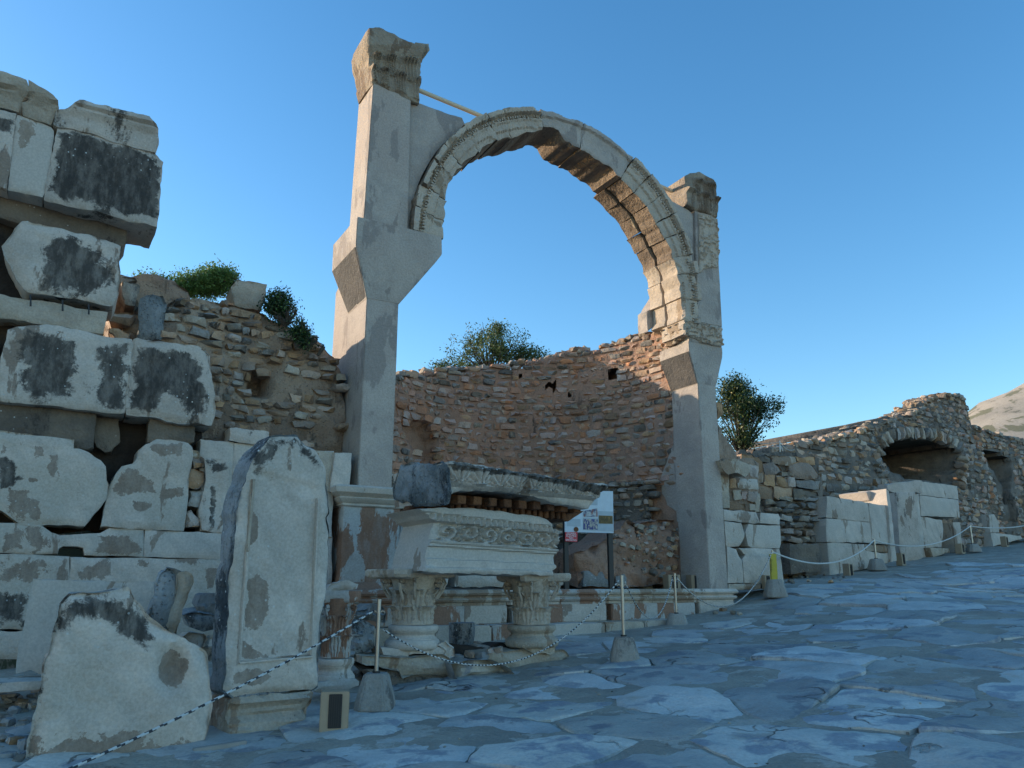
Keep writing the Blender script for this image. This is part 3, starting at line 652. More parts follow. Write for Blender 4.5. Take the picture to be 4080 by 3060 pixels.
# voussoirs
JL = [-11.2, -1.5, 9.0, 16.7, 25.9, 33.6, 42.1, 50.7, 59.5, 83.2, 101.5, 117.9, 124.9, 136.0, 146.9, 153.6, 163.8, 172.3, 180.2]
INN = {-11.2: 2.93, -1.5: 2.86, 9: 2.83, 16.7: 2.80, 25.9: 2.79, 33.6: 2.72, 42.1: 2.74, 50.7: 2.68, 59.5: 2.67, 83.2: 2.72, 101.5: 2.93, 117.9: 2.76, 124.9: 2.84, 136: 2.80, 146.9: 2.83, 153.6: 2.84, 163.8: 2.80, 172.3: 2.72, 180.2: 2.72}
CAR = {0: 1, 1: 1, 2: 1, 3: 1, 4: 1, 5: 1, 6: 1, 7: 1, 8: 0, 9: 0, 10: 1, 11: 1, 12: 1, 13: 1, 14: 1, 15: 1, 16: 1, 17: 1}
def archh(d0, d1, carved, sd):
    def h(a, z):
        r = np.hypot(a - AC[0], z - AC[1]); th = np.degrees(np.arctan2(z - AC[1], a - AC[0]))
        f = np.interp(r, [2.6, 2.93, 2.935, 3.07, 3.075, 3.18, 3.185, 3.21, 3.215, 3.4], [-.01, -.01, .03, .03, .06, .06, .02, .02, .12, .15])
        if carved:
            b = (r > 3.12) & (r < 3.175) & ((th * 1.15) % 1 < .45); f = f - b * .045
        else: f = np.interp(r, [2.6, 3.2, 3.21, 3.4], [.02, .02, .07, .08])
        w = fbm(np.c_[a, z, a * 0 + sd], 2.0, 5, 2); return np.where(w > .42, .02, f)
    return h
for i in range(len(JL) - 1):
    d0, d1 = JL[i] + .12, JL[i+1] - .12; r0, r1 = INN[JL[i]], INN[JL[i+1]]; sh = random.uniform(-.03, .03)
    P = []; kk = max(3, int((d1 - d0) / 2.5))
    for j in range(kk + 1):
        d = d0 + (d1 - d0) * j / kk; ro = RO + random.uniform(-.02, .012) + sh * .5; P.append((AC[0] + math.cos(rad(d)) * ro, AC[1] + math.sin(rad(d)) * ro))
    for j in range(kk + 1):
        d = d1 + (d0 - d1) * j / kk; ri = r1 + (r0 - r1) * j / kk + random.uniform(-.03, .03) + (.11 if i in (9,) and d > 92 else 0) + (-.02 if i in (16,) else 0)
        P.append((AC[0] + math.cos(rad(d)) * ri, AC[1] + math.sin(rad(d)) * ri))
    mk = 'arch_stone' if CAR[i] else 'concrete'
    t0 = -.03 + (0 if CAR[i] else .02) + random.uniform(-.012, .012)
    if i < 8:   # bigger blocks on the right leg run back in two stepped leaves
        relief('voussoir', P, FA, .50, M[mk], arch, t0=t0, sp=.032, rough=.012, edge=.014, h=archh(d0, d1, CAR[i], i), rs=3, side=M['soffit' if i > 2 else 'arch_stone'])  # upper reveals get the shade-darkened brown, lowest ones plain arch stone
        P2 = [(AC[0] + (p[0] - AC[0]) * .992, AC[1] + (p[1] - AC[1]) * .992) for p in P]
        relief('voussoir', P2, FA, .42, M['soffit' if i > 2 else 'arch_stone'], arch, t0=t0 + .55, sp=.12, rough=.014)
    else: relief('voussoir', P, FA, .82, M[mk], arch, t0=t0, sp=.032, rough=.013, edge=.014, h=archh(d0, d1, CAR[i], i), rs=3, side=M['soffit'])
for i in range(len(JL) - 1):
    if not CAR[i]: continue
    V = []; F = []; d = JL[i] + .8
    while d < JL[i+1] - .8:
        if random.random() < .9:
            c_, s_ = math.cos(rad(d)), math.sin(rad(d)); b = len(V)
            for r_, w_, t_ in ((3.115, -.017, -.05), (3.115, .017, -.05), (3.165, .017, -.05), (3.165, -.017, -.05), (3.12, -.012, -.115), (3.12, .012, -.115), (3.16, .012, -.115), (3.16, -.012, -.115)):
                V.append(FA.w(AC[0] + c_ * r_ - s_ * w_, t_, AC[1] + s_ * r_ + c_ * w_))
            F += [tuple(b + k for k in f) for f in ((4, 5, 6, 7), (0, 1, 5, 4), (1, 2, 6, 5), (2, 3, 7, 6), (3, 0, 4, 7))]
        d += 1.05
    if V: put('bead_row', V, F, M['arch_stone'], arch, kind='stuff')
# tie rods behind the arch crown
for A, B in ((pt('I', 875, 645), pt('I', 1420, 870)), (pt('K', 850, 690), pt('K', 1000, 755))):
    bm = bmesh.new(); a, z = FA.ab(A, .45); b_, z2 = FA.ab(B, .45); tube(bm, [FA.w(a - .3, .45, z + .3 * (z - z2) / (b_ - a)), FA.w(b_ + .3, .45, z2 - .3 * (z - z2) / (b_ - a))], .045, 10); bmput('tie_rod', bm, M['tie'], arch)
# right pier
loft('pier_shaft', [ring(6.915, 7.40, 1.45, .0, .83), ring(6.915, 7.42, 5.70, .0, .83)], CO, arch)
loft('corbel', [ring(6.910, 7.425, 5.66, -.004, .83), ring(6.712, 7.655, 6.34, -.02, .93), ring(6.712, 7.675, 6.45, -.02, .93), ring(6.712, 7.675, 6.57, -.02, .93)], CO, arch)
loft('pier_neck', [ring(6.735, 7.67, 6.56, -.012, .60), ring(6.735, 7.67, 6.72, -.012, .60)], CO, arch)
fin = [(.80, 5.65), (.833, 4.913), (.863, 4.521), (1.304, 3.869), (1.303, 3.319), (.875, 3.092), (.873, 2.878), (.657, 2.789), (.66, 2.362), (.66, 1.45), (.40, 1.45), (.40, 5.65)]
bm = bmesh.new(); A_ = [bm.verts.new(FA.w(6.925, t, z)) for t, z in fin]; B_ = [bm.verts.new(FA.w(7.38, t, z)) for t, z in fin]; n = len(fin)
bm.faces.new(A_); bm.faces.new(B_[::-1]); [bm.faces.new((A_[i], B_[i], B_[(i+1) % n], A_[(i+1) % n])) for i in range(n)]; bmput('concrete_fin', bm, CO, arch)
loft('upper_shaft', [ring(7.03, 7.74, 7.05, .0, .75), ring(7.13, 7.79, 9.72, .0, .75)], CO, arch, rough=.006)
P = [(7.1, 7.06)]
for d in range(-9, 34, 4): P.append((AC[0] + math.cos(rad(d)) * (RO + .015), AC[1] + math.sin(rad(d)) * (RO + .015)))
P += FA.poly('K', '880 790 990 830 1100 890', .05) + [(7.2, 9.6)]
relief('spandrel', P, FA, .6, CO, arch, t0=.05, sp=.09)
q = FA.poly('K', '1150 600 1350 650 1365 970 1130 880'); fk = homog(q); hk = leafh(fk, 2, .11)
relief('capital', FA.poly('K', '1100 628 1150 596 1220 592 1290 628 1340 652 1363 700 1366 968 1200 905 1110 872 1100 800 1104 700', -.03), FA, .7, M['capital'], arch, t0=-.03, sp=.021, rough=.018, h=hk, edge=.02)
def scrollh(amp, s, sd=3):
    def h(a, z):
        P = np.c_[a, z, a * 0 + sd]; w = vn(P * s, sd) + .5 * vn(P * s * 2.1, sd + 1); return amp * np.clip(1 - np.abs(w) * 4.0, -.2, 1)
    return h
relief('carved_panel', FA.poly('K', '1222 940 1290 955 1370 985 1380 1200 1375 1378 1320 1370 1265 1385 1245 1415 1220 1412', -.05), FA, .15, M['arch_stone'], arch, t0=-.05, sp=.022, rough=.008, h=scrollh(.045, 9))
relief('carved_band', FA.poly('L', '885 365 1035 388 1030 535 980 510 885 478', -.07), FA, .7, M['arch_stone'], arch, t0=-.07, sp=.022, rough=.01, h=scrollh(.05, 11, 8))
relief('carved_band', FA.poly('L', '1042 385 1200 420 1207 577 1030 538', -.09), FA, .7, M['arch_stone'], arch, t0=-.09, sp=.022, rough=.008, h=scrollh(.05, 10, 21))
# carved corner capital on the inner side of the right pier, seen on the reveal
FS = Fr(None, 0, 30 - 90, xy=tuple(FA.P + FA.e * 6.64)); FS.e = -FA.n; FS.n = FA.e.copy()
fs = [(-.02, 7.06), (-.02, 6.70), (-.30, 6.60), (-.62, 6.62), (-.64, 6.75), (-.74, 6.95), (-.82, 7.08)]
qs = [(-.75, 7.05), (-.05, 7.05), (-.05, 6.65), (-.7, 6.65)]; hfs = leafh(homog(qs), 3, .10)
relief('capital', fs, FS, .5, M['marble_warm'], arch, t0=-.02, sp=.025, rough=.02, h=hfs)
relief('concrete_leaf', FA.poly('L', '585 285 612 270 690 130 760 160 760 380 705 372 592 445', .95), FA, .35, CO, arch, t0=.95, sp=.1)
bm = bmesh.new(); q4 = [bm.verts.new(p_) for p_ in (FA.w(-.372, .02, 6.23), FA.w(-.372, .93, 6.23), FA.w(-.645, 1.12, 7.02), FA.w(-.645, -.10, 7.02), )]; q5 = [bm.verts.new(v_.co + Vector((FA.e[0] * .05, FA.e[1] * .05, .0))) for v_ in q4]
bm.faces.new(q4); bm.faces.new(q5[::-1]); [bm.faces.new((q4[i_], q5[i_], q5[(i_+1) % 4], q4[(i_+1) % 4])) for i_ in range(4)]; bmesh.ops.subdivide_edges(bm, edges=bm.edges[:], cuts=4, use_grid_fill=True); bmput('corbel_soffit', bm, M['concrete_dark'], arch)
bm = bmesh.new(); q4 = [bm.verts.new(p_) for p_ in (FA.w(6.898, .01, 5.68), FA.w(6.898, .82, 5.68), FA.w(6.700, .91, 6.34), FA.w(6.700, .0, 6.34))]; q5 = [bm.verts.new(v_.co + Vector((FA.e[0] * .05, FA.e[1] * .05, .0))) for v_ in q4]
bm.faces.new(q4); bm.faces.new(q5[::-1]); [bm.faces.new((q4[i_], q5[i_], q5[(i_+1) % 4], q4[(i_+1) % 4])) for i_ in range(4)]; bmput('corbel_soffit', bm, M['concrete_dark'], arch)  # dark plate over the slope, its colour standing for shade
# left pedestal
relief('pedestal_die', [(-.585, 1.62), (.34, 1.62), (.34, 2.76), (-.585, 2.76)], FA, .68, M['marble_rusty'], arch, t0=-.06, sp=.05, rough=.006, edge=.012, pat=[('U', '520 540 890 520 900 1000 840 1250 700 1420 600 1400 560 1100 500 1000 480 800', .12), ('U', '300 700 380 700 350 960 300 960', .06)])
fbox('pedestal_die', FA, .352, .60, 1.62, 2.74, -.03, .55, M['marble_rusty'], arch, rough=.008, bevel=.015)
def profile(name, par, a0, a1, prof, back, mat, endl=True, fr=FA, rough=.01, st=.12):
    """moulding run: prof = (t, z) from the bottom up; mitred round both ends"""
    n = max(2, int((a1 - a0) / st)); V = []; F = []; m = len(prof)
    t0 = max(p[0] for p in prof)
    cols = [(a0 + (a1 - a0) * i / n) for i in range(n + 1)]
    def col(a, inset, tt): return [fr.w(a, t if tt is None else tt, z) for t, z in prof]
    # left return, front, right return
    seq = []
    K = 3
    for k in range(K): seq.append([fr.w(a0 + (t - t0), back + (t - back) * k / K, z) for t, z in prof])
    for i, a in enumerate(cols):
        f = -1 if i == 0 else (1 if i == n else 0)
        seq.append([fr.w(a + (0 if f == 0 else (-f) * (t - t0)), t, z) for t, z in prof])
    for k in range(K): seq.append([fr.w(a1 - (t - t0), t + (back - t) * (k + 1) / K, z) for t, z in prof])
    V = [p for s in seq for p in s]; F = [(i*m+j, (i+1)*m+j, (i+1)*m+j+1, i*m+j+1) for i in range(len(seq)-1) for j in range(m-1)]
    top = [i*m+m-1 for i in range(len(seq))]; bot = [i*m for i in range(len(seq))]; F.append(tuple(top)); F.append(tuple(bot[::-1]))
    F.append(tuple([j for j in range(m)][::-1] + [(len(seq)-1)*m+j for j in range(m)]))
    P = np.array([tuple(v) for v in V]); SEED[0] += 1
    P += np.c_[fbm(P, 3, SEED[0]), fbm(P + 3, 3, SEED[0]), fbm(P + 7, 4, SEED[0])] * rough
    return put(name, P, F, mat, par, sharp=28)
PM = M['marble_warm']
profile('pedestal_cornice', arch, -.585, .34, [(-.06, 2.76), (-.09, 2.78), (-.09, 2.81), (-.13, 2.83), (-.17, 2.88), (-.15, 2.90), (-.24, 2.96), (-.26, 3.04), (-.22, 3.07)], .62, M['marble_clean'], st=.06)
profile('pedestal_cornice', arch, .40, .72, [(-.05, 2.75), (-.09, 2.77), (-.11, 2.83)], .5, PM)
profile('pedestal_base', arch, -.60, .62, [(-.32, 1.34), (-.32, 1.40), (-.25, 1.43), (-.25, 1.49), (-.14, 1.55), (-.10, 1.61), (-.07, 1.63)], .6, M['marble_rusty'], st=.1)

# ------------------------------------------------------------------ stepped podium
pod = thing('stepped_podium', 'low moulded marble podium with steps running under the arch', 'podium', FA.w(3.5, 0, .8))
av = [-.7, .45, 1.35, 2.15, 3.2, 4.15, 5.2, 6.2, 7.22]
for i, (a0, a1) in enumerate(zip(av, av[1:])):
    mk = ['marble_rusty', 'marble_warm', 'marble_warm', 'marble'][i % 4]; g = .004
    profile('moulded_block', pod, a0 + g, a1 - g, [(-.30, 1.27), (-.30, 1.31), (-.34, 1.33), (-.36, 1.36), (-.34, 1.385), (-.31, 1.39), (-.31, 1.41), (-.36, 1.43), (-.38, 1.46), (-.36, 1.49), (-.34, 1.515)], .3, M[mk], rough=.006)
    fbox('riser_block', FA, a0 + g + .1 * (i % 2), a1 - g + .1 * (i % 2) * (i < 7), .98, 1.268, -.33, .3, M[['marble_rusty', 'marble_rusty', 'marble', 'marble_rusty', 'marble_half'][i % 5]], pod, rough=.012, bevel=.015)
bv = [-.8, .5, 1.6, 2.55, 3.75, 4.6, 5.3]
for i, (a0, a1) in enumerate(zip(bv, bv[1:])):
    fbox('step_block', FA, a0 + .004, a1 - .004, .62, .975 + .01 * (i % 3), -.80 - .02 * (i % 2), -.2, M[['marble_warm', 'marble', 'marble_rusty', 'marble_clean'][i % 4]], pod, rough=.02, bevel=.025)
fbox('podium_floor', FA, -1.0, 7.2, 1.0, 1.497, .1, 5.5, M['mortar_grey'], pod, rough=.02)

# ------------------------------------------------------------------ brick and rubble apse
apse = thing('curved_niche_wall', 'tall curved wall of red rubble courses behind the arch', 'wall', FA.w(3.5, 3, 1.5))
ACN = FA.w(3.50, .70, 0); AR = 3.47
def profz(P2, prof):
    """height at ground point P2 whose picture lies on the profile (V pixels)"""
    z = 6.0
    for _ in range(5):
        x = proj((P2[0], P2[1], z))[0] / 1.8445; v = np.interp(x, [p[0] for p in prof], [p[1] for p in prof])
        r = ray((CX, v * 1.8445)); z = 1.6 + P2[1] * r[2] / r[1]
    return z
APROF = [(700, 830), (860, 814), (905, 808), (940, 800), (1000, 797), (1080, 790), (1130, 783), (1170, 778), (1195, 768), (1203, 757), (1290, 751), (1320, 745), (1370, 727), (1430, 711), (1500, 700)]
def asurf(th, t, z, R=AR):  # th in degrees round the back: 30 = right end, 210 = left end
    R_ = R + t; return Vector((ACN.x + math.cos(rad(th)) * R_, ACN.y + math.sin(rad(th)) * R_, z))
def atop(th): p = asurf(th, 0, 0); return profz((p.x, p.y), APROF)
holes = [(pt('N', 1465, 262), pt('N', 1522, 342)), (pt('N', 1070, 345), pt('N', 1130, 400)), (pt('N', 895, 300), pt('N', 925, 345)), (pt('N', 1195, 425), pt('N', 1222, 460)), (pt('N', 505, 555), pt('N', 516, 580))]
def inhole(p, m=0):
    x, y = proj(p); return any(a[0] - m < x < b[0] + m and a[1] - m < y < b[1] + m for a, b in holes)
cavp = pts('N', '165 640 250 600 345 600 350 680 385 720 370 860 300 870 270 790 215 740'); 
def incav(p): return inside(np.array([proj(p)]), cavp)[0]
ths = np.arange(31, 208, 1.5); V = []; F = []; rows = 44
for th in ths:
    top = atop(min(max(th, 20), 215)); j = vn(np.array([[th * .15, 3, 1]]), 2)[0] * .12 + vn(np.array([[th * .6, 3, 1]]), 5)[0] * .05
    for r in range(rows + 1):
        z = 1.3 + (top + j - 1.36) * r / rows; P = asurf(th, 0, z); d = fbm(np.array([tuple(P)]), 2.2, 4)[0] * .05
        if incav(P): d += .38
        V.append(asurf(th, d, z))
    V.append(asurf(th, .35, top + j + .02)); V.append(asurf(th, .6, top + j - .15)); V.append(asurf(th, .6, 1.3))
m = rows + 4
for i in range(len(ths) - 1):
    for j in range(m - 1):
        q = (i*m+j, (i+1)*m+j, (i+1)*m+j+1, i*m+j+1)
        if j < rows and inhole(sum((Vector(V[k]) for k in q), Vector()) / 4): continue
        F.append(q)
put('wall_core', V, F, M['mortar_red'], apse, sharp=None)
def crs_ok(p): return not inhole(p, 6) and not incav(p)
def apse_surf(R):
    def f(c, t, z): th = c / AR * 180 / math.pi; return asurf(th, t, z, R), rad(th) - math.pi / 2
    return f
A0, A1 = 31 / 57.2958 * AR, 207 / 57.2958 * AR
it = []; z = 3.65; row = 0
S_ = apse_surf(AR)
while z < 7.6:
    hgt = .15 * random.uniform(.8, 1.25); a = A0 + random.uniform(-.3, 0)
    while a < A1:
        w_ = .29 * random.uniform(.55, 1.5); c = a + w_ / 2; th = c / AR * 57.2958; top = atop(min(max(th, 20), 215)); p, ang = S_(c, 0, z + hgt / 2)
        if z + hgt * .5 < top + .02 and crs_ok(p):
            lit = th < 70 and random.random() < .5; up = z > top - .5 or th > 185
            mk = random.choice(['rubble', 'rubble', 'rubble_grey', 'rubble_red']) if up or lit else random.choice(['rubble_red'] * 12 + ['rubble'] * 2 + ['rubble_grey'])
            p, ang = S_(c, .07 + random.uniform(-.02, .025), z + hgt / 2 + random.uniform(-.012, .012))
            it.append((p, (w_ - .012, .24, (hgt - .012) * random.uniform(.85, 1.08)), ang + random.uniform(-.06, .06), random.uniform(-.04, .04), mk))
        a += w_
    z += hgt
for th in np.arange(33, 205, 4.2):   # loose stones along the broken top
    c = th / 57.2958 * AR; top = atop(th)
    for k in range(3):
        p, ang = S_(c + random.uniform(-.15, .15), random.uniform(.05, .5), top + random.uniform(-.03, .05)); s = random.uniform(.14, .34)
        it.append((p, (s, s * .8, s * .5), ang + random.uniform(-.5, .5), random.uniform(-.2, .2), random.choice(['rubble', 'rubble_grey', 'marble_warm'])))
stones('stone', it, apse, 300)
# lower thicker part with its own ledge
V = []; F = []; ths = ths[ths > 42]
for th in ths:
    zt = 3.72 + vn(np.array([[th * .2, 1, 1]]), 9)[0] * .08
    for r in range(21):
        z = 1.3 + (zt - 1.3) * r / 20; P = asurf(th, -.24, z); d = fbm(np.array([tuple(P)]), 1.8, 14)[0] * .09 + (.10 if z < 2.6 else 0); V.append(asurf(th, -.24 + d, z))
    V.append(asurf(th, .1, zt + .03))
m = 22; F = [(i*m+j, (i+1)*m+j, (i+1)*m+j+1, i*m+j+1) for i in range(len(ths)-1) for j in range(m-1)]
put('footing_core', V, F, M['mortar_grey'], apse, sharp=None)
A0 = 43 / 57.2958 * AR
it = []; S2 = apse_surf(AR - .24); z = 2.55
while z < 3.72:
    hgt = .13 * random.uniform(.8, 1.3); a = A0 + random.uniform(-.3, 0)
    while a < A1:
        w_ = .27 * random.uniform(.5, 1.6)
        if random.random() < .86:
            p, ang = S2(a + w_ / 2, .07 + random.uniform(-.03, .03), z + hgt / 2); it.append((p, (w_ - .02, .24, (hgt - .015) * random.uniform(.7, 1.05)), ang, random.uniform(-.08, .08), random.choice(['rubble_grey'] * 4 + ['rubble', 'rubble'])))
        a += w_
    z += hgt
for th in np.arange(44, 205, 3.0):
    p, ang = S2(th / 57.2958 * AR, random.uniform(.0, .15), 3.74); s = random.uniform(.08, .26); it.append((p, (s, s * .7, s * .4), ang + random.uniform(-.4, .4), 0, random.choice(['rubble_grey', 'marble_grey', 'marble_clean'])))
ft = thing('niche_footing', 'thicker grey stone footing with a ledge at the bottom of the curved wall', 'wall', FA.w(3.3, 3.6, 1.4)); stones('stone', it, ft, 300)
for o in [o for o in apse.children if o.name.startswith('footing_core')]:
    g = Vector(o.location) + wl(apse); o.parent = ft; o.location = g - Vector(ft.location)
# broken mortar mass beside the right pier
mm = thing('mortar_mass', 'reddish broken mortar and rubble lump at the foot of the right pier', 'rubble', FA.w(5.9, 1.2, 1.5))
def mh(a, z): P = np.c_[a, z, a * 0]; return fbm(P, 1.6, 91) * .16 + fbm(P, 6, 92, 3) * .05
relief('mortar_core', FA.poly('O', '-420 1250 -200 1150 0 1010 200 990 380 990 430 1000 470 1030 500 1130 545 1200 535 1300 545 1400 560 1500 0 1530 -400 1530', .95), FA, .9, M['mortar_red'], mm, t0=.95, h=mh, sp=.05, rough=.04, edge=.15)
it = []; pl = FA.poly('O', '-150 1150 0 1020 400 1000 470 1030 500 1130 530 1200 520 1300 530 1400 300 1450 0 1350', .95)
for _ in range(190):
    a = random.uniform(min(p[0] for p in pl), max(p[0] for p in pl)); z = random.uniform(min(p[1] for p in pl), max(p[1] for p in pl))
    if inside(np.array([[a, z]]), pl)[0]:
        s = random.uniform(.04, .17); it.append((FA.w(a, .95 - float(mh(np.array([a]), np.array([z]))[0]) + .01, z), (s, s, s * random.uniform(.4, .8)), rad(30) + random.uniform(-.4, .4), random.uniform(-.5, .5), random.choice(['rubble_grey', 'rubble_red', 'rubble', 'marble_warm'])))
stones('stone', it, mm, 200)
# ------------------------------------------------------------------ ruins along the street at the right
def RB(par, fr, k, st, t, depth, mat, name='marble_block', **kw): return relief(name, fr.poly(k, st, t), fr, depth, M[mat], par, t0=t, **kw)
w1 = thing('marble_wall_stub', 'cracked marble block wall directly right of the right pier', 'wall', FA.w(8.2, .3, 1.5))
F1 = FA
for st, t, mk in (('800 893 1070 915 1100 1002 1060 1006 805 982', .02, 'marble_half'), ('1108 915 1250 930 1268 960 1262 1018 1102 1006', 0, 'marble_clean'),
                  ('805 990 940 1003 975 1088 972 1125 930 1193 820 1196', 0, 'marble'), ('1004 1012 1030 1015 1265 1024 1275 1170 1262 1214 1080 1207 1030 1204 1008 1190 985 1080', .03, 'marble_clean'),
                  ('830 1200 905 1216 915 1260 948 1312 966 1500 835 1500', 0, 'marble_clean'), ('925 1212 1262 1219 1300 1500 972 1500 955 1315 985 1270', .02, 'marble'), ('838 1505 1110 1510 1105 1550 838 1560', -.02, 'marble_warm')):
    RB(w1, F1, 'O', st, t, .6, mk, sp=.09)
RB(w1, F1, 'O', '800 885 1260 930 1290 1540 840 1540', .3, .6, 'dark_earth', 'wall_core', sp=.2)
w2 = thing('patched_stone_pier', 'stump of mixed brown blocks with a jutting slab right of the right pier', 'wall', FA.w(8.0, .5, 2.9))
RB(w2, F1, 'O', '765 560 800 570 845 600 846 878 795 880', .1, .25, 'marble_warm', 'upright_slab', sp=.08)
RB(w2, F1, 'O', '770 490 925 487 1030 532 1010 580 985 612 830 590 800 560', -.15, .9, 'marble_warm', 'jutting_slab', sp=.07, rough=.03)
RB(w2, F1, 'O', '800 480 1090 500 1100 910 800 895', .35, .5, 'mortar', 'wall_core', sp=.1, rough=.05)
for st, mk in (('925 622 1082 640 1084 722 930 712', 'marble_clean'), ('850 610 918 615 920 700 855 705', 'rubble'), ('885 722 950 724 945 800 895 810', 'marble_warm'), ('958 735 1000 740 995 810 955 805', 'rubble_red'), ('1010 745 1085 745 1090 830 1010 820', 'rubble'),
               ('1020 852 1060 855 1062 900 1020 898', 'marble_warm'), ('850 820 900 830 980 840 980 895 855 890', 'rubble'), ('1060 760 1100 765 1102 905 1065 905', 'marble_warm'), ('1010 530 1090 545 1090 630 1015 615', 'rubble')):
    RB(w2, F1, 'O', st, .28, .3, mk, 'stone', rough=.02, sp=.08, edge=.03)
RB(w2, F1, 'O', '738 0 775 5 805 80 780 130 750 150', .4, .6, 'rubble', 'stone', rough=.04, sp=.08)
RB(w2, F1, 'O', '745 160 780 250 820 300 870 390 900 430 885 480 780 488 760 480', .5, .8, 'rubble', 'wall_core', rough=.06, sp=.08)
# large-block rubble wall
F3 = Fr(pt('O', 1350, 1100), 22.5, 30)
w3 = thing('coarse_block_wall', 'brown wall of big rough blocks below the dark green tree', 'wall', at(pt('O', 1350, 1400), 22.5))
RB(w3, F3, 'O', '880 440 1000 430 1230 400 1560 470 1600 640 1620 800 1560 1500 1100 1500 880 900', .3, 1.2, 'mortar_grey', 'wall_core', sp=.16, rough=.08)
for st, mk in (('940 440 1080 455 1115 500 1135 580 1000 600 950 520', 'rubble'), ('985 575 1140 580 1138 668 1060 672 1040 620', 'marble_warm'), ('1140 608 1232 612 1228 690 1140 680', 'rubble'), ('1240 612 1325 618 1330 700 1235 700', 'rubble'), ('1328 620 1390 625 1395 705 1332 705', 'rubble'),
               ('1085 680 1210 700 1212 800 1095 800', 'rubble'), ('1218 705 1375 708 1370 790 1250 800 1218 780', 'rubble'), ('1380 715 1580 745 1590 775 1400 800', 'rubble_grey'), ('1350 520 1430 500 1520 515 1590 600 1595 640 1500 638 1380 625 1340 570', 'rubble'),
               ('1400 645 1600 652 1598 725 1560 725 1410 700', 'rubble_grey'), ('1200 450 1395 455 1400 500 1340 525 1260 520 1205 500', 'marble_warm'), ('1400 460 1560 455 1560 520 1430 498', 'rubble'), ('1120 510 1200 510 1260 530 1280 570 1240 605 1150 605', 'rubble'), ('1280 575 1360 575 1360 612 1290 610', 'rubble_grey'),
               ('1090 450 1150 440 1200 460 1195 505 1120 500', 'rubble_grey')):
    RB(w3, F3, 'O', st, .1, .5, mk, 'stone', rough=.03, sp=.12, edge=.05)
lo = F3.poly('O', '1100 800 1560 760 1600 900 1560 1180 1600 1500 1270 1500 1260 950 1100 900', .1)
def ps(fr, t0): return lambda c, t, z: (fr.w(c, t0 + t, z), rad(fr.az))
def rubble_fill(par, fr, t0, poly, rh, wd, mats, limit, hole=None, **kw):
    a0, a1 = min(p[0] for p in poly), max(p[0] for p in poly); z0, z1 = min(p[1] for p in poly), max(p[1] for p in poly)
    ok = lambda a, z: inside(np.array([[a, z]]), poly)[0] and not (hole and any(inside(np.array([[a, z]]), h_)[0] for h_ in hole))
    stones('stone', courses(ps(fr, t0), a0, a1, z0, z1, rh, wd, mats, ok, **kw), par, limit)
rubble_fill(w3, F3, .1, lo, .2, .45, ['rubble_grey', 'rubble_grey', 'rubble'], 300, dep=.4, vary=.5, roll=.1)
RB(w3, F3, 'O', '1342 1180 1588 1178 1606 1408 1365 1418', -.5, .6, 'conglomerate', 'squared_block', sp=.1, rough=.02)
# marble walls with stained left ends
def wallthing(label, px, Y, az): fr = Fr(px, Y, az); return fr, thing('marble_block_wall', label, 'wall', at(px, Y))
F4, w4 = wallthing('low pale marble wall with stained left end behind the yellow wrapped post', pt('Q', 470, 1640), 22.9, 33)
for st, t, mk in (('450 988 790 1042 812 1202 446 1166', 0, 'marble_half'), ('446 1171 814 1206 830 1376 456 1368', .0, 'marble_clean'), ('460 1373 760 1386 770 1442 975 1462 982 1532 478 1660', 0, 'marble'), ('800 1046 945 1070 972 1390 832 1376', -.04, 'marble_clean'), ('765 1388 970 1398 972 1458 775 1438', .02, 'marble_warm'), ('945 932 965 946 1026 1520 988 1532', -.12, 'marble_clean'), ('775 952 940 932 950 1064 880 1050 800 1020', .45, 'marble_half')):
    RB(w4, F4, 'Q', st, t, 1.0, mk, sp=.12, rough=.012)
F5, w5 = wallthing('tall pale marble wall with doorway-like gap and dark left end', pt('Q', 1275, 1500), 28.7, 33)
for st, t, mk in (('1232 868 1525 905 1536 1016 1216 976', 0, 'marble_clean'), ('1216 981 1536 1020 1546 1166 1228 1152', 0, 'marble_clean'), ('1230 1156 1402 1190 1412 1262 1396 1410 1300 1410 1290 1500 1262 1510', 0, 'marble'), ('1490 1205 1548 1208 1571 1466 1516 1456 1500 1300', 0, 'marble'), ('1300 1412 1460 1422 1466 1450 1330 1492', -.3, 'marble_warm'), ('1165 965 1205 975 1268 1502 1220 1515', -.06, 'marble_clean')):
    RB(w5, F5, 'Q', st, t, 1.6, mk, sp=.14, rough=.012)
RB(w5, F5, 'Q', '1400 1190 1500 1200 1520 1460 1395 1412', .6, .8, 'mortar', 'wall_core', sp=.15, rough=.06)
F5b = Fr(pt('Q', 1210, 1500), 27.6, 15)
RB(w5, F5b, 'Q', '1022 962 1178 958 1232 1508 1060 1545 1040 1250', 0, .6, 'marble_dark', 'stained_end_block', sp=.12)
RB(w5, F5b, 'Q', '950 892 1120 868 1232 868 1235 960 1020 960 960 940', .4, .6, 'marble_half', 'capping_slab', sp=.12, rough=.03)
F6, w6 = wallthing('low broken marble wall stub at the far right below the second vault', pt('Q', 1810, 1400), 35.5, 33)
for st, t, mk in (('1785 1142 1830 1140 1866 1208 1871 1285 1800 1290', 0, 'marble_clean'), ('1808 1292 2050 1318 2062 1340 1822 1404', -.1, 'marble_clean'), ('1640 1150 1780 1142 1795 1288 1650 1280', .5, 'marble_dark'), ('1560 1290 1700 1292 1700 1420 1575 1440', .6, 'marble_half'), ('1760 1292 1805 1292 1815 1410 1750 1420', .3, 'marble_warm')):
    RB(w6, F6, 'Q', st, t, .9, mk, sp=.16, rough=.015)
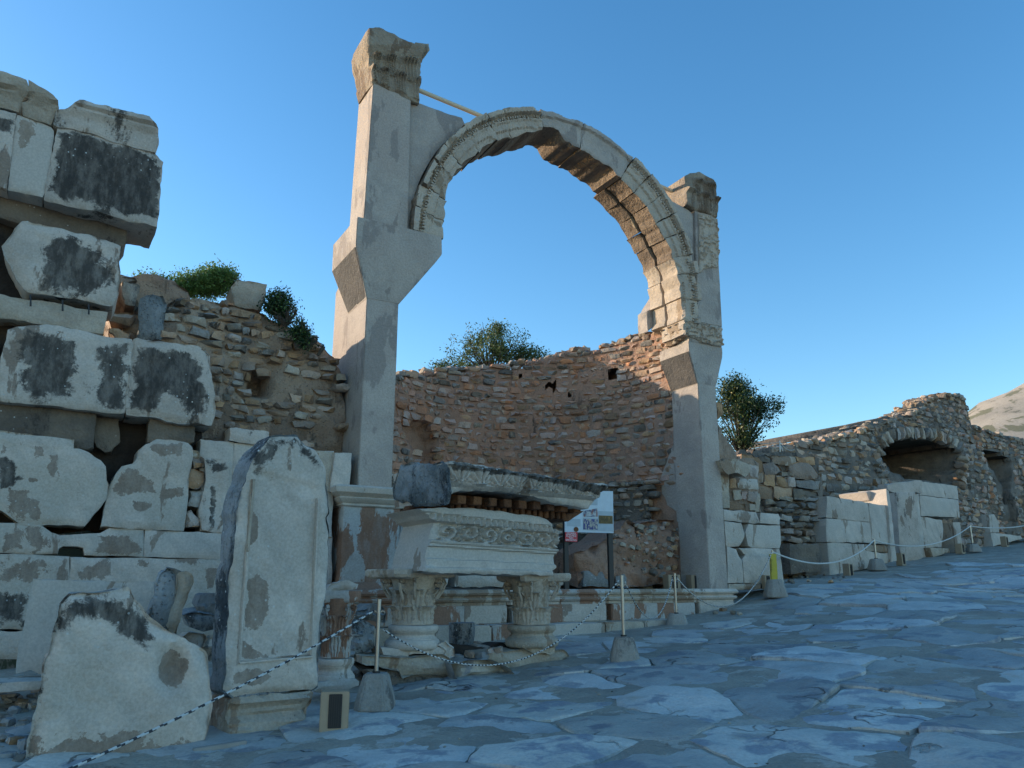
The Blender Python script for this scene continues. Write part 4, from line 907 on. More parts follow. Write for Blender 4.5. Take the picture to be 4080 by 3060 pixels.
# vaulted ruin
F7 = Fr(pt('Q', 1560, 1100), 35, 35)
va = thing('vaulted_ruin', 'rounded rubble ruin with two dark vaulted openings on the right', 'ruin', at(pt('Q', 1560, 1400), 35))
vo = F7.poly('Q', '-60 640 0 612 120 592 330 548 400 572 540 502 760 452 900 384 1100 342 1280 262 1340 192 1480 142 1600 150 1680 190 1715 260 1700 330 1720 390 1750 420 1900 460 2074 520 2300 600 2300 1300 2020 1340 1600 1480 -60 1500')
h1 = F7.poly('Q', '910 690 930 600 1000 530 1150 505 1350 515 1500 560 1560 640 1560 760 1530 900 1380 890 1230 860 1100 845 1000 800 940 750')
h2 = F7.poly('Q', '1780 590 1900 640 1985 700 1992 850 1970 940 2000 1180 2002 1262 1975 1250 1930 1100 1880 900 1830 740')
def bridged(outer, *hs):
    """outline with the openings cut in from below"""
    return outer
VT = max(p[1] for p in h1) + .45; VS = h1[0][0] - .8
def vault_core():
    xs_ = np.arange(min(p[0] for p in vo), max(p[0] for p in vo), .22); zs_ = np.arange(min(p[1] for p in vo), max(p[1] for p in vo), .2)
    idx = {}; V = []; F = []
    G = np.array([(x, z) for x in xs_ for z in zs_]); ok = inside(G, vo) & ~inside(G, h1) & ~inside(G, h2); okd = dict(zip([(i, j) for i in range(len(xs_)) for j in range(len(zs_))], ok))
    def vid(i, j, b):
        if (i, j, b) not in idx:
            a, z = xs_[i], zs_[j]; P = np.array([[a, z, b]]); tt = (-.0 if b == 0 else (6.0 if (z < VT and a > VS) else 1.5)) + fbm(P, .8, 44)[0] * .25 + fbm(P, 3, 45)[0] * .08
            idx[(i, j, b)] = len(V); V.append(F7.w(a + vn(P * 3, 4)[0] * .06, tt + max(0, (z - 5.5)) * .12 * (b == 0), z + vn(P * 3, 6)[0] * .06))
        return idx[(i, j, b)]
    cell = lambda i, j: okd.get((i, j), False)
    for i in range(len(xs_) - 1):
        for j in range(len(zs_) - 1):
            if not cell(i, j): continue
            F.append((vid(i, j, 0), vid(i+1, j, 0), vid(i+1, j+1, 0), vid(i, j+1, 0)))
            for di, dj, e in ((-1, 0, ((0, 0), (0, 1))), (1, 0, ((1, 0), (1, 1))), (0, -1, ((0, 0), (1, 0))), (0, 1, ((0, 1), (1, 1)))):
                if not cell(i+di, j+dj):
                    p, q_ = e; F.append((vid(i+p[0], j+p[1], 0), vid(i+q_[0], j+q_[1], 0), vid(i+q_[0], j+q_[1], 1), vid(i+p[0], j+p[1], 1)))
    return V, F
V, F = vault_core(); put('wall_core', V, F, M['mortar_grey'], va, sharp=None)
fb = [(min(p[0] for p in vo) + 1, 2.0), (max(p[0] for p in vo), 2.0), (max(p[0] for p in vo), 7.2), (h1[6][0] + 1, 8.0), (h1[0][0], 7.4), (min(p[0] for p in vo) + 1, 6)]
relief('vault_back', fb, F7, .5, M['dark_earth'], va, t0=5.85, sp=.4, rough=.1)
def vsurf(c, t, z): return F7.w(c, t + fbm(np.array([[c, z, 0]]), .8, 44)[0] * .25 + max(0, z - 5.5) * .12, z), rad(35)
def vin(a, z):
    P = np.array([[a, z]]); return inside(P, vo)[0] and not inside(P, h1)[0] and not inside(P, h2)[0] and min(dist_poly(P, h1)[0], dist_poly(P, h2)[0]) > .2
sx = F7.ab(pt('Q', 900, 900))[0]; rx = F7.ab(pt('Q', 1640, 900))[0]
it = courses(vsurf, vo[0][0], sx, 3.0, 9.5, .28, .62, ['rubble_grey'] * 3 + ['rubble', 'rubble', 'marble_warm'], vin, proud=.06, dep=.4, vary=.45, roll=.06)
it += courses(vsurf, sx, rx + 30, 3.0, 12.5, .25, .42, ['rubble_grey'] * 2 + ['rubble', 'rubble', 'rubble_red'], vin, proud=.05, dep=.4, vary=.7, roll=.25)
stones('stone', it, va, 300)
top_it = []; tp = [p for p in vo[1:22]]
for _ in range(500):
    a = random.uniform(tp[0][0], tp[-1][0]); z = np.interp(a, [p[0] for p in tp], [p[1] for p in tp]); s = random.uniform(.2, .5); q_, wz = vsurf(a, random.uniform(-.1, 1.3), z)
    top_it.append((q_ + Vector((0, 0, s * .05)), (s, s * .8, s * .55), random.uniform(0, 3), random.uniform(-.3, .3), random.choice(['rubble_grey', 'rubble', 'marble_warm'])))
stones('top_stone', top_it, va, 60)
# arch ring stones of the vault and stones on the vault's back wall
it = []
hp1 = h1[:9]
for i in range(len(hp1) - 1):
    a, b = np.array(hp1[i]), np.array(hp1[i+1]); n_ = max(1, int(np.hypot(*(b - a)) / .28))
    for j in range(n_):
        p = a + (b - a) * (j + .5) / n_; ang = math.atan2(b[1] - a[1], b[0] - a[0]); nrm = np.array([-(b - a)[1], (b - a)[0]]) / np.hypot(*(b - a)); p = p + nrm * .25
        q_, wz = vsurf(p[0], -.02, p[1]); it.append((q_, (.24, .5, .55), wz, -ang, random.choice(['rubble_grey', 'rubble', 'marble_warm'])))
stones('ring_stone', it, va, 60)
bp_ = F7.poly('Q', '880 480 1600 480 1600 920 880 860', 6.1)
rubble_fill(va, F7, 5.8, bp_, .28, .5, ['rubble', 'rubble_grey', 'rubble_red'], 120, dep=.3, roll=.1)
# small rope fence on the terrace
fen = thing('rope_fence', 'thin rail on small posts beside the dark green tree on the terrace', 'fence', at(pt('O', 1260, 390), 24))
for k, (x, y0, y1) in enumerate(((820, 275, 300), (1258, 322, 395))):
    bm = bmesh.new(); tube(bm, [at(pt('O', x, y1), 24) - Vector((0, 0, .3)), at(pt('O', x, y0), 24)], .018, 6); bmput('fence_post', bm, M['steel'], fen)
for A_, B_ in (((820, 290), (1258, 335)), ((1258, 335), (1380, 395))):
    bm = bmesh.new(); a, b = at(pt('O', *A_), 24), at(pt('O', *B_), 24)
    tube(bm, [a.lerp(b, k / 10) - Vector((0, 0, .12 * math.sin(math.pi * k / 10))) for k in range(11)], .012, 5); bmput('rope', bm, M['rope_w'], fen)

# ------------------------------------------------------------------ trees and shrubs
def tree(name, label, cat, base, blobs, n, ls, mats, trunk_h=1.0, group=None, spray=.25, sd=1, trunk=True):
    rg = random.Random(sd); T = thing(name, label, cat, base, group)
    base = Vector(base)
    if trunk:
        bm = bmesh.new(); top = base + Vector((0, 0, trunk_h)); tube(bm, [base - Vector((0, 0, .3)), base + Vector((.03, 0, trunk_h * .5)), top], [.14, .11, .08], 8); bmput('trunk', bm, M['bark'], T)
    V = []; F = []; mi = []; bb = bmesh.new()
    for (c, r, w) in blobs:
        c = base + Vector(c)
        for k in range(max(3, int(n * w / 260))):
            d = Vector((rg.gauss(0, 1), rg.gauss(0, 1), rg.gauss(.2, 1))).normalized(); e_ = c + Vector((d.x * r[0], d.y * r[1], d.z * r[2])) * rg.uniform(.85, 1.12)
            s = base + Vector((0, 0, trunk_h * .8)) if trunk else c - Vector((0, 0, r[2])); mid = s.lerp(e_, .5) + Vector((rg.uniform(-.1, .1), rg.uniform(-.1, .1), .05))
            tube(bb, [s, mid, e_], [.03, .015, .005], 5)
        for k in range(int(n * w / 10)):
            d = Vector((rg.gauss(0, 1), rg.gauss(0, 1), rg.gauss(0, 1))).normalized(); q = rg.random() ** .45
            p = c + Vector((d.x * r[0], d.y * r[1], d.z * r[2])) * q * (1 + .5 * vn(np.array([tuple(d * 2.4 + c)]), sd)[0])
            if vn(np.array([tuple(p * 2.6)]), sd + 2)[0] < -.12: continue
            g = Vector((rg.gauss(0, 1), rg.gauss(0, 1), rg.gauss(.3, .8))).normalized()
            for j in range(10):
                pp = p + g * (j / 10 - .3) * spray * 1.3 + Vector((rg.gauss(0, 1), rg.gauss(0, 1), rg.gauss(0, 1))) * spray * .28
                u = Vector((rg.gauss(0, 1), rg.gauss(0, 1), rg.gauss(0, 1))).normalized(); v = u.cross(Vector((rg.gauss(0, 1), rg.gauss(0, 1), rg.gauss(0, 1)))).normalized(); s = ls * rg.uniform(.6, 1.3)
                b = len(V); V += [pp - u * s, pp + v * s * .45, pp + u * s, pp - v * s * .45]; F.append((b, b+1, b+2, b+3)); mi.append(0 if rg.random() < .86 else len(mats) - 1)
    bmput('branches', bb, M['bark'], T); put('crown', V, F, [M[m_] for m_ in mats], T, kind='stuff', sharp=None, mi=mi)
    return T
def vb(px, Y, w, h, wt): # blob from picture pixels (V) at distance Y: centre px, half sizes px
    c = at((px[0] * 1.8445, px[1] * 1.8445), Y); k = Y * 1.8445 / FPX; return c, (w * k, w * k * .9, h * k), wt
def blobs_at(base, L): return [((c - Vector(base)), r, w) for c, r, w in L]
b = at((1060 * 1.8445, 830 * 1.8445), 22)
tree('olive_tree', 'round open green tree above the middle of the curved brick wall', 'tree', b - Vector((0, 0, .6)), blobs_at(b - Vector((0, 0, .6)), [vb((1050, 752), 22, 70, 52, .5), (vb((1105, 758), 22, 50, 40, .25)), vb((1020, 780), 22, 50, 30, .2), vb((958, 796), 21.5, 34, 14, .08), vb((1150, 775), 22, 32, 26, .1), vb((1072, 712), 22, 20, 20, .05)]), 15000, .038, ['leaf', 'leaf2'], .8, sd=3, spray=.22)
b = at((1600 * 1.8445, 990 * 1.8445), 24)
tree('dark_green_tree', 'dense dark green tree just right of the right pier', 'tree', b - Vector((0, 0, .5)), blobs_at(b - Vector((0, 0, .5)), [vb((1600, 890), 24, 62, 62, .5), vb((1585, 840), 24, 34, 30, .15), vb((1635, 880), 24, 42, 50, .2), vb((1590, 945), 24, 46, 26, .15), vb((1662, 885), 24, 20, 34, .06)]), 17000, .045, ['leaf2', 'leaf4'], .7, sd=5, spray=.3)
for nm, lb, L, n_, mats, sd in (('shrub', 'green shrub on the rubble wall left of the squared pale block', [vb((440, 618), 12.6, 60, 20, .5), vb((478, 602), 12.6, 40, 22, .4), vb((385, 630), 12.4, 50, 15, .25), vb((520, 612), 12.6, 20, 16, .1), vb((350, 628), 12.4, 40, 9, .15)], 11000, ['leaf3', 'leaf'], 7),
                                ('shrub', 'dark trailing shrub sloping down right of the squared pale block', [vb((592, 652), 12.3, 30, 28, .3), vb((618, 678), 12.2, 30, 28, .35), vb((645, 706), 12.2, 26, 26, .3), vb((668, 730), 12.25, 20, 22, .2), vb((688, 752), 12.3, 13, 16, .1)], 10000, ['leaf2', 'leaf3'], 8),
                                ('shrub', 'low thin creeper along the top left of the rubble wall', [vb((345, 618), 12.2, 34, 8, .5), vb((310, 606), 12.2, 26, 6, .3)], 3000, ['leaf3', 'leaf'], 9)):
    b = L[0][0] - Vector((0, 0, L[0][1][2] + .1)); tree(nm, lb, 'shrub', b, blobs_at(b, L), int(n_ * 1.5), .024, mats, .2, 'shrubs on the rubble wall', .17, sd, trunk=False)

# ------------------------------------------------------------------ fragments set up along the street
def frag(name, label, cat, k, st, fr, t, depth, mat, group=None, **kw):
    o = relief(name, fr.poly(k, st, t), fr, depth, M[mat], None, t0=t, **kw); return tag(o, label, cat, group)
# tall stele
FT = Fr(pt('F', 700, 1380), 7.3, 38)
qst = homog([FT.ab(pt('E', 640, 560)), FT.ab(pt('E', 1185, 700)), FT.ab(pt('F', 1112, 735)), FT.ab(pt('F', 518, 780))])
def hst(a, z):
    u, v = qst(a, z); w_ = .62; d = np.minimum(np.minimum(u, 1 - u) * w_, (1 - v) * 1.75); d = np.where(v < -.02, -.1, d)
    d = np.where(v < .06, np.minimum(d, v * 1.7), d)
    return np.interp(d, [-.02, .03], [0, -.022])
stele = thing('tall_marble_slab', 'tall upright marble slab with a framed panel and broken pointed top', 'slab', FT.w(FT.ab(pt('F', 750, 1380))[0], .2, .35))
relief('panel_stone', FT.poly('E', '790 300 1010 290 1060 340 1150 400 1210 490 1240 570 1250 700 1275 830 1278 920 1260 960 1270 1020 1255 1300 1250 1500 1243 1640 1215 1810 1195 2070 1190 2200 1185 2330 1140 2374 1000 2389 700 2409 480 2444 385 2389 428 2230 430 1990 448 1770 450 1620 468 1400 490 1150 510 950 525 800 590 640 640 470 720 380'), FT, .36, M['marble'], stele, side=M['lump_dark'], sp=.024, rough=.011, edge=.03, h=hst, pat=[('F', '600 120 680 60 740 120 745 200 760 300 740 440 680 530 560 520 575 300', .06), ('F', '520 600 590 640 700 700 780 750 540 760', .05), ('F', '480 860 700 850 820 900 700 970 450 980', .05), ('E', '640 900 690 960 680 1130 620 1180', .03)], drk=[('E', '640 470 720 380 790 300 1000 290 1010 360 900 420 800 540 640 600', .12), ('E', '1040 340 1240 520 1240 590 1130 540 1020 420', .08)])
def bar(fr, A, B, w_, t0_, t1_, mk, par, name='frame_moulding'):
    a = np.array(A); b = np.array(B); d_ = (b - a) / np.hypot(*(b - a)); n_ = np.array([-d_[1], d_[0]]) * w_ / 2; L = np.hypot(*(b - a)); K = max(2, int(L / .12)); rings = []
    for i in range(K + 1):
        c_ = a + (b - a) * i / K; p_, q_ = c_ + n_, c_ - n_; m1, m2 = c_ + n_ * .45, c_ - n_ * .45
        rings.append([fr.w(p_[0], t0_, p_[1]), fr.w(m1[0], t1_, m1[1]), fr.w(m2[0], t1_, m2[1]), fr.w(q_[0], t0_, q_[1])])
    return loft(name, rings, M[mk], par, bevel=0, rough=.006, sub=0)
for off, w_, pr in ((0, .032, -.022), (13, .016, -.012), (-16, .014, -.010)):
    cl, cr = [], []
    bl = FT.ab(pt('F', 520 - off * .9, 790 + off)); br = FT.ab(pt('F', 1118 + off * .5, 735 + off)); tl = FT.ab(pt('E', 642 - off * .9, 640)); tr = FT.ab(pt('E', 1172 + off * .6, 800))
    ml = FT.ab(pt('E', 590 - off * .9, 1240))
    bar(FT, bl, ml, w_, .03, pr, 'marble', stele); bar(FT, ml, tl, w_, .03, pr, 'marble_warm', stele); bar(FT, br, tr, w_, .03, pr, 'marble', stele); bar(FT, bl, br, w_, .03, pr, 'marble', stele)
qb = FT.poly('F', '470 1080 1130 1045 1030 1360 430 1405'); hb = mould(qb, [(0, .0), (.12, .02), (.2, -.03), (.3, -.045), (.36, -.02), (.42, -.05), (.52, -.02), (.6, .02), (.7, .03), (.76, .01), (.8, .045), (1, .04)])
relief('moulded_base', FT.poly('F', '475 1082 1000 1040 1125 1036 1138 1055 1110 1130 1075 1180 1070 1280 1050 1330 1020 1360 900 1375 740 1372 640 1412 560 1400 430 1402 440 1250 458 1200 465 1120'), FT, .5, M['marble_warm'], stele, sp=.03, rough=.014, edge=.02, h=hb)
# slab leaning against the block wall
FSb = Fr(pt('D', 150, 870), 8.0, 27)
frag('plain_marble_slab', 'plain smooth bluish slab leaning behind the broken foreground slab', 'slab', 'D', '275 105 700 118 1310 128 1330 160 1330 900 340 885 270 850 150 880 150 850 205 480', FSb, 0, .14, 'marble_clean', rough=.006, sp=.09)
FBk = Fr(pt('D', 1000, 1600), 6.6, 26)
hol = [FBk.ab(pt('D', 1420, 830))]
def hbk(a, z):
    d = np.hypot((a - hol[0][0]) / .11, (z - hol[0][1]) / .17); P = np.c_[a, z, a * 0]
    return -.13 * np.clip(1.25 - d, 0, 1) - .02 * np.clip(1.3 - d, 0, 1) * fbm(P, 9, 3)
o = frag('broken_marble_slab', 'big pale broken marble slab leaning at the bottom left behind the rope', 'slab', 'D', '560 210 640 206 740 210 1060 210 1088 232 1110 300 1190 405 1250 480 1400 540 1540 600 1620 650 1700 720 1722 800 1720 900 1735 1050 1725 1200 1730 1350 1680 1440 1690 1490 1600 1550 1500 1600 1340 1612 1000 1640 650 1670 210 1680 240 1560 250 1400 300 1160 330 960 345 860 370 740 420 660 455 540 480 430 490 350 500 290', FBk, 0, .30, 'marble', rough=.018, edge=.04, sp=.045, h=hbk, drk=[('D', '500 220 1090 210 1140 400 1300 560 1200 680 1000 590 850 480 700 440 600 500 450 540', .10), ('D', '350 760 380 780 350 1300 280 1300', .05)], pat=[('D', '1300 760 1420 680 1540 780 1500 960 1400 1000 1300 960', .06), ('D', '300 1440 1000 1400 1650 1400 1650 1600 250 1640', .18)])
# dark rough crust along its broken top
FC_ = Fr(pt('D', 1450, 550), 7.4, 30)
lump = thing('carved_marble_lump', 'narrow slab with blackened pitted side leaning beside the broken slab', 'stone', at(pt('D', 1400, 560), 7.4))
relief('pitted_side', FC_.poly('D', '1340 40 1380 5 1440 15 1490 60 1470 200 1440 300 1400 480 1380 560 1340 580 1250 560 1220 470 1270 250 1300 130'), FC_, .25, M['lump_dark'], lump, sp=.03, rough=.035, edge=.04)
relief('smooth_face', FC_.poly('D', '1485 50 1540 40 1590 70 1600 130 1570 210 1550 300 1530 330 1490 480 1470 590 1400 560 1440 300 1470 180', -.03), FC_, .26, M['marble_warm'], lump, t0=-.03, sp=.04, rough=.02, edge=.03)
FX = Fr(pt('X', 650, 1000), 8.1, 30)
for st, lb, t, mk in (('450 850 540 800 660 775 760 800 860 830 855 1000 700 1040 520 1000 480 920', 'bluish rounded boulder between the carved lump and the tall slab', .0, 'marble_grey'), ('450 1120 520 1050 690 1060 720 1110 715 1230 600 1240 470 1160', 'squarish grey stone under the bluish rounded boulder', -.1, 'marble'), ('725 1100 810 1085 815 1190 760 1210 722 1160', 'small pale stone wedged left of the tall slab', -.05, 'marble'), ('660 1240 800 1230 830 1400 760 1460 700 1330', 'rough brown stone at the foot of the tall slab', -.15, 'marble_warm')):
    frag('loose_stone', lb, 'stone', 'X', st, FX, t, .3, mk, rough=.03, edge=.05, sp=.05)
frag('leaf_carved_stone', 'grey capital fragment with fan leaves half hidden behind the tall slab', 'capital', 'X', '660 560 720 540 800 545 880 560 890 700 875 820 700 790 660 740 640 680', FX, .1, .3, 'marble_grey', h=scrollh(.03, 14, 5), sp=.03, rough=.015)
FL = Fr(pt('D', 170, 1000), 7.7, 24)
frag('kerb_slab', 'flat grey kerb slab on the ground at the left edge', 'slab', 'D', '-500 962 0 958 150 950 345 948 345 1005 160 1022 0 1038 -500 1050', FL, 0, .5, 'marble_clean', sp=.08)
pw = [ground_pt(pt('D', 1590, 1560)), ground_pt(pt('D', 2030, 1500))]
dv = (pw[1] - pw[0]); dn = Vector((-dv.y, dv.x, 0)).normalized() * .035
o = loft('wooden_batten', [[p - dn, p + dn, p + dn + Vector((0, 0, .035)), p - dn + Vector((0, 0, .035))] for p in (pw[0] + Vector((0, 0, .02)), pw[1] + Vector((0, 0, .03)))], M['wood'], None, bevel=.004, rough=.004); tag(o, 'thin grey wooden batten lying on the ground in front of the tall slab', 'plank')

# capitals and bases
def lathe(name, c, prof, mat, par=None, seg=40, rough=.008, chips=0.0, **kw):
    V = []; F = []; n = len(prof); c = Vector(c)
    for j in range(seg):
        th = 2 * math.pi * j / seg
        for r, z in prof: V.append((c.x + r * math.cos(th), c.y + r * math.sin(th), c.z + z))
    for j in range(seg):
        for i in range(n - 1): a = j * n + i; b = ((j + 1) % seg) * n + i; F.append((a, b, b + 1, a + 1))
    F.append(tuple(j * n for j in range(seg))[::-1]); F.append(tuple(j * n + n - 1 for j in range(seg)))
    P = np.array(V); SEED[0] += 1; D = P - np.array(tuple(c)); rr = np.hypot(D[:, 0], D[:, 1]) + 1e-6
    k = fbm(P, 4, SEED[0]) * rough - chips * np.clip(fbm(P, 2.5, SEED[0] + 1) - .25, 0, 1); P[:, :2] += D[:, :2] / rr[:, None] * k[:, None]; P[:, 2] += fbm(P, 5, SEED[0] + 3) * rough * .5
    return put(name, P, F, mat, par, sharp=35, **kw)
def attic(r, h): # torus, scotia, torus
    p = []
    for a in np.linspace(-90, 90, 7): p.append((r * .88 + r * .12 * math.cos(rad(a)), h * .21 + h * .21 * math.sin(rad(a))))
    for a in np.linspace(0, 180, 6)[0:]: p.append((r * .88 - r * .09 * math.sin(rad(a)) - r * .015 * a / 180, h * (.45 + .25 * a / 180)))
    for a in np.linspace(-90, 90, 6): p.append((r * .86 + r * .065 * math.cos(rad(a)), h * .85 + h * .13 * math.sin(rad(a))))
    return [(.01, 0)] + p + [(.01, h * .985)]
def leaf(base, out, up, w, h, curl, mat, par, lobes=5):
    """an acanthus leaf that leans off the bell and curls over at its tip"""
    side = out.cross(up).normalized(); V = []; F = []; nu, nv = 9, 9
    for j in range(nv + 1):
        v = j / nv; wd = w * (.62 + .5 * math.sin(v * 2.6)) * (1 - .55 * v ** 3); off = .012 + curl * max(0, v - .45) ** 2 * 3.4; hh = h * (v - .55 * max(0, v - .8) * 2.2)
        for i in range(nu + 1):
            u = i / nu * 2 - 1; sc = 1 - .16 * abs(math.sin(v * math.pi * lobes)) * abs(u); rib = .010 * math.cos(u * 9) - .012 * abs(u) ** 2
            V.append(base + side * (u * wd * .5 * sc) + up * hh + out * (off + rib + .008 * math.sin(v * 31) * abs(u)))
    for j in range(nv):
        for i in range(nu): a = j * (nu + 1) + i; F.append((a, a + 1, a + nu + 2, a + nu + 1))
    n = len(V); V2 = [v - out * .030 for v in V]; V += V2; F += [tuple(i + n for i in f[::-1]) for f in F]
    rim = [i for i in range(nu + 1)] + [j * (nu + 1) + nu for j in range(1, nv + 1)] + [nv * (nu + 1) + i for i in range(nu - 1, -1, -1)] + [j * (nu + 1) for j in range(nv - 1, 0, -1)]
    for a, b in zip(rim, rim[1:] + rim[:1]): F.append((b, a, a + n, b + n))
    P = np.array([tuple(v) for v in V]); SEED[0] += 1; P += np.c_[fbm(P, 12, SEED[0]), fbm(P, 12, SEED[0] + 1), fbm(P, 12, SEED[0] + 2)] * .009
    return put('acanthus_leaf', P, F, mat, par, sharp=32)
def volute(c, ax, out, r, mat, par):
    bm = bmesh.new(); up = Vector((0, 0, 1)); P = []
    for k in range(26):
        th = k / 25 * 2.3 * 2 * math.pi; rr = r * (1 - .82 * k / 25); P.append(c + out * math.cos(th) * rr + up * math.sin(th) * rr)
    P = [c - up * r * 3.2 - out * r * .7, c - up * r * 1.5 + out * r * .4] + P; tube(bm, P, [r * .30, r * .34] + [r * .30 * (1 - .4 * k / 26) for k in range(26)], 6)
    bmesh.ops.scale(bm, vec=(1, 1, 1), verts=bm.verts); return bmput('volute', bm, mat, par)
def capital(label, c, r, h, rot, mk, skip=(), ab=None, rough_bell=.012, group='corinthian capitals standing on the ground'):
    T = thing('corinthian_capital', label, 'capital', c, group); mt = M[mk]; c = Vector(c)
    lathe('bell', c, [(.01, 0), (r * .80, 0), (r * .80, h * .05), (r * .76, h * .1), (r * .78, h * .5), (r * .88, h * .75), (r * 1.04, h * .88), (r * .9, h * .89), (.01, h * .89)], mt, T, seg=32, rough=rough_bell)
    for row, (z0, hh, n, ph) in enumerate(((.02, .40, 8, 0), (.30, .42, 8, .5))):
        for k in range(n):
            if (row, k) in skip: continue
            th = rot + (k + ph) * 2 * math.pi / n; o_ = Vector((math.cos(th), math.sin(th), 0)); leaf(c + o_ * r * (.76 + .02 * row) + Vector((0, 0, z0 * h)), o_, Vector((0, 0, 1)), r * .62, h * hh, r * (.5 + .07 * row), mt, T)
    for k in range(4):
        if ('v', k) in skip: continue
        th = rot + k * math.pi / 2 + math.pi / 4
        for s in (-1, 1):
            t2 = th + s * .24; o_ = Vector((math.cos(t2), math.sin(t2), 0)); volute(c + o_ * r * 1.08 + Vector((0, 0, h * .74)), None, o_, r * .19, mt, T)
    # abacus: concave-sided slab, broken
    P = []
    for k in range(4):
        for s in np.linspace(-1, 1, 9):
            th = rot + k * math.pi / 2; x = r * (1.0 + .22 * abs(s) ** 2.2); y = r * 1.06 * s
            if ab and k in ab: x *= ab[k]; 
            P.append((c.x + x * math.cos(th) - y * math.sin(th), c.y + x * math.sin(th) + y * math.cos(th)))
    P = np.array(P); SEED[0] += 1; P += np.c_[fbm(np.c_[P, P[:, 0]], 5, SEED[0]), fbm(np.c_[P, P[:, 0]], 5, SEED[0] + 5)] * .035
    cc = np.array([c.x, c.y]); rings = [(.84, .82), (.95, .85), (1.0, .90), (1.0, .975), (.96, 1.0)]
    loft('abacus', [[Vector((*(cc + (p - cc) * f), c.z + h * z)) for p in P] for f, z in rings], mt, T, bevel=0, rough=.012, sub=.1)
    return T
def gp(k, x, y, Y): return at(pt(k, x, y), Y)
C1 = gp('H', 300, 470, 9.75); C2 = gp('H', 1283, 470, 10.5)
def stone_at(name, label, cat, k, st, Y, az, depth, mk, group=None, **kw): return frag(name, label, cat, k, st, Fr(pts(k, st)[0], Y, az), 0, depth, mk, group, **kw)
px = lambda n, Y: n * Y / FPX / 2.074
capital('pale corinthian capital under the left end of the carved cornice, wide broken abacus', C1, .30, px(425, 9.75), rad(40), 'arch_stone', ab={2: 1.3, 0: 1.15})
capital('tan corinthian capital under the right end of the carved cornice', C2, .285, px(392, 10.5) , rad(30), 'arch_stone', skip=((1, 6), (1, 7)), ab={0: 1.2})
def colbase(label, top, r, h, mk, grp='moulded column bases'):
    c = top - Vector((0, 0, h)); o = lathe('column_base', c, attic(r, h), M[mk], chips=.05, rough=.006); return tag(o, label, 'column base', grp)
colbase('moulded white column base with a chip under the left capital', C1, px(222, 9.75), px(190, 9.75), 'marble_clean'); colbase('worn moulded column base under the right capital', C2, px(212, 10.5), px(170, 10.5), 'marble_warm')
for i, (st, t) in enumerate((('48 672 275 672 270 738 60 730', 0), ('285 675 448 665 430 720 278 722', .02), ('452 665 600 660 596 718 436 724', .03))):
    stone_at('plinth_piece', ['left', 'middle', 'right'][i] + ' piece of the broken plinth under the left column base', 'stone', 'H', st, 9.35 + .12 * i, 25, .5, 'marble_clean', 'broken plinth pieces', rough=.012, sp=.05)
stone_at('foundation_stone', 'big rounded foundation stone under the left column base', 'stone', 'H', '-40 735 300 735 540 728 620 760 680 830 683 880 620 890 450 905 340 922 230 905 180 850 60 835 -90 800 -100 750', 9.15, 25, 1.1, 'marble_warm', rough=.03, edge=.07, sp=.06)
stone_at('mortar_bed', 'crumbly mortar bed below the left foundation stone', 'mortar', 'H', '-80 830 180 850 240 905 450 905 640 880 690 965 480 985 230 1000 100 1010', 9.2, 25, .9, 'mortar_grey', rough=.03, sp=.06)
stone_at('plinth_piece', 'chipped plinth piece under the right column base', 'stone', 'H', '1215 645 1500 640 1490 690 1440 702 1300 698', 10.15, 30, .5, 'marble_warm', 'broken plinth pieces', rough=.02, sp=.05)
stone_at('foundation_stone', 'large flat foundation stone under the right column base', 'stone', 'H', '925 720 960 700 1180 690 1300 715 1560 690 1600 740 1500 800 1310 860 1195 872 1100 830 930 770', 9.95, 32, 1.0, 'marble_warm', rough=.02, edge=.05, sp=.06)
stone_at('paving_boulder', 'smooth dark blue paving boulder between the two capitals', 'stone', 'H', '640 800 730 762 860 765 1000 790 1100 830 1150 880 1100 920 1000 950 700 950 670 880', 9.3, 28, .9, 'paving', rough=.02, edge=.25, sp=.06)
stone_at('loose_stone', 'angular pale stone leaning right of the left plinth', 'stone', 'H', '520 640 580 605 645 660 655 720 620 745 560 730 600 680', 9.6, 20, .4, 'marble', rough=.02, edge=.04, sp=.05)
for i, (x, y, s, lb) in enumerate(((680, 750, 85, 'grey stone at the left foot between the capitals'), (770, 720, 80, 'small brown stone in the rubble between the capitals'), (870, 735, 90, 'bluish stone in the middle of the rubble between the capitals'), (940, 690, 60, 'small dark red stone below the sagging rope'), (1010, 680, 70, 'brown stone left of the right column base'))):
    Y = 9.9; c = at(pt('H', x, y), Y); w_ = px(s, Y); o = link('rubble_stone', tmesh(i, ['marble_grey', 'rubble', 'marble_grey', 'rubble_red', 'rubble'][i]), None, c, rot=(.1, .2, .5 + i), scale=(w_, w_, w_ * .7)); tag(o, lb, 'stone', 'rubble between the capitals')
stone_at('rubble_bank', 'dark rubble and earth bank between the two capital bases', 'rubble', 'H', '600 640 1060 630 1180 700 960 740 720 780 600 760', 10.3, 28, .5, 'dark_earth', rough=.06, sp=.07)
# carved drum behind
c = at(pt('H', 700, 640), 11.2); dr = lathe('carved_drum', c, [(.01, 0), (px(100, 11.2), 0), (px(102, 11.2), px(85, 11.2)), (px(98, 11.2), px(165, 11.2)), (.01, px(165, 11.2))], M['lump_dark'], seg=48, rough=.03); tag(dr, 'small dark pierced drum standing between the capitals against the step', 'drum')
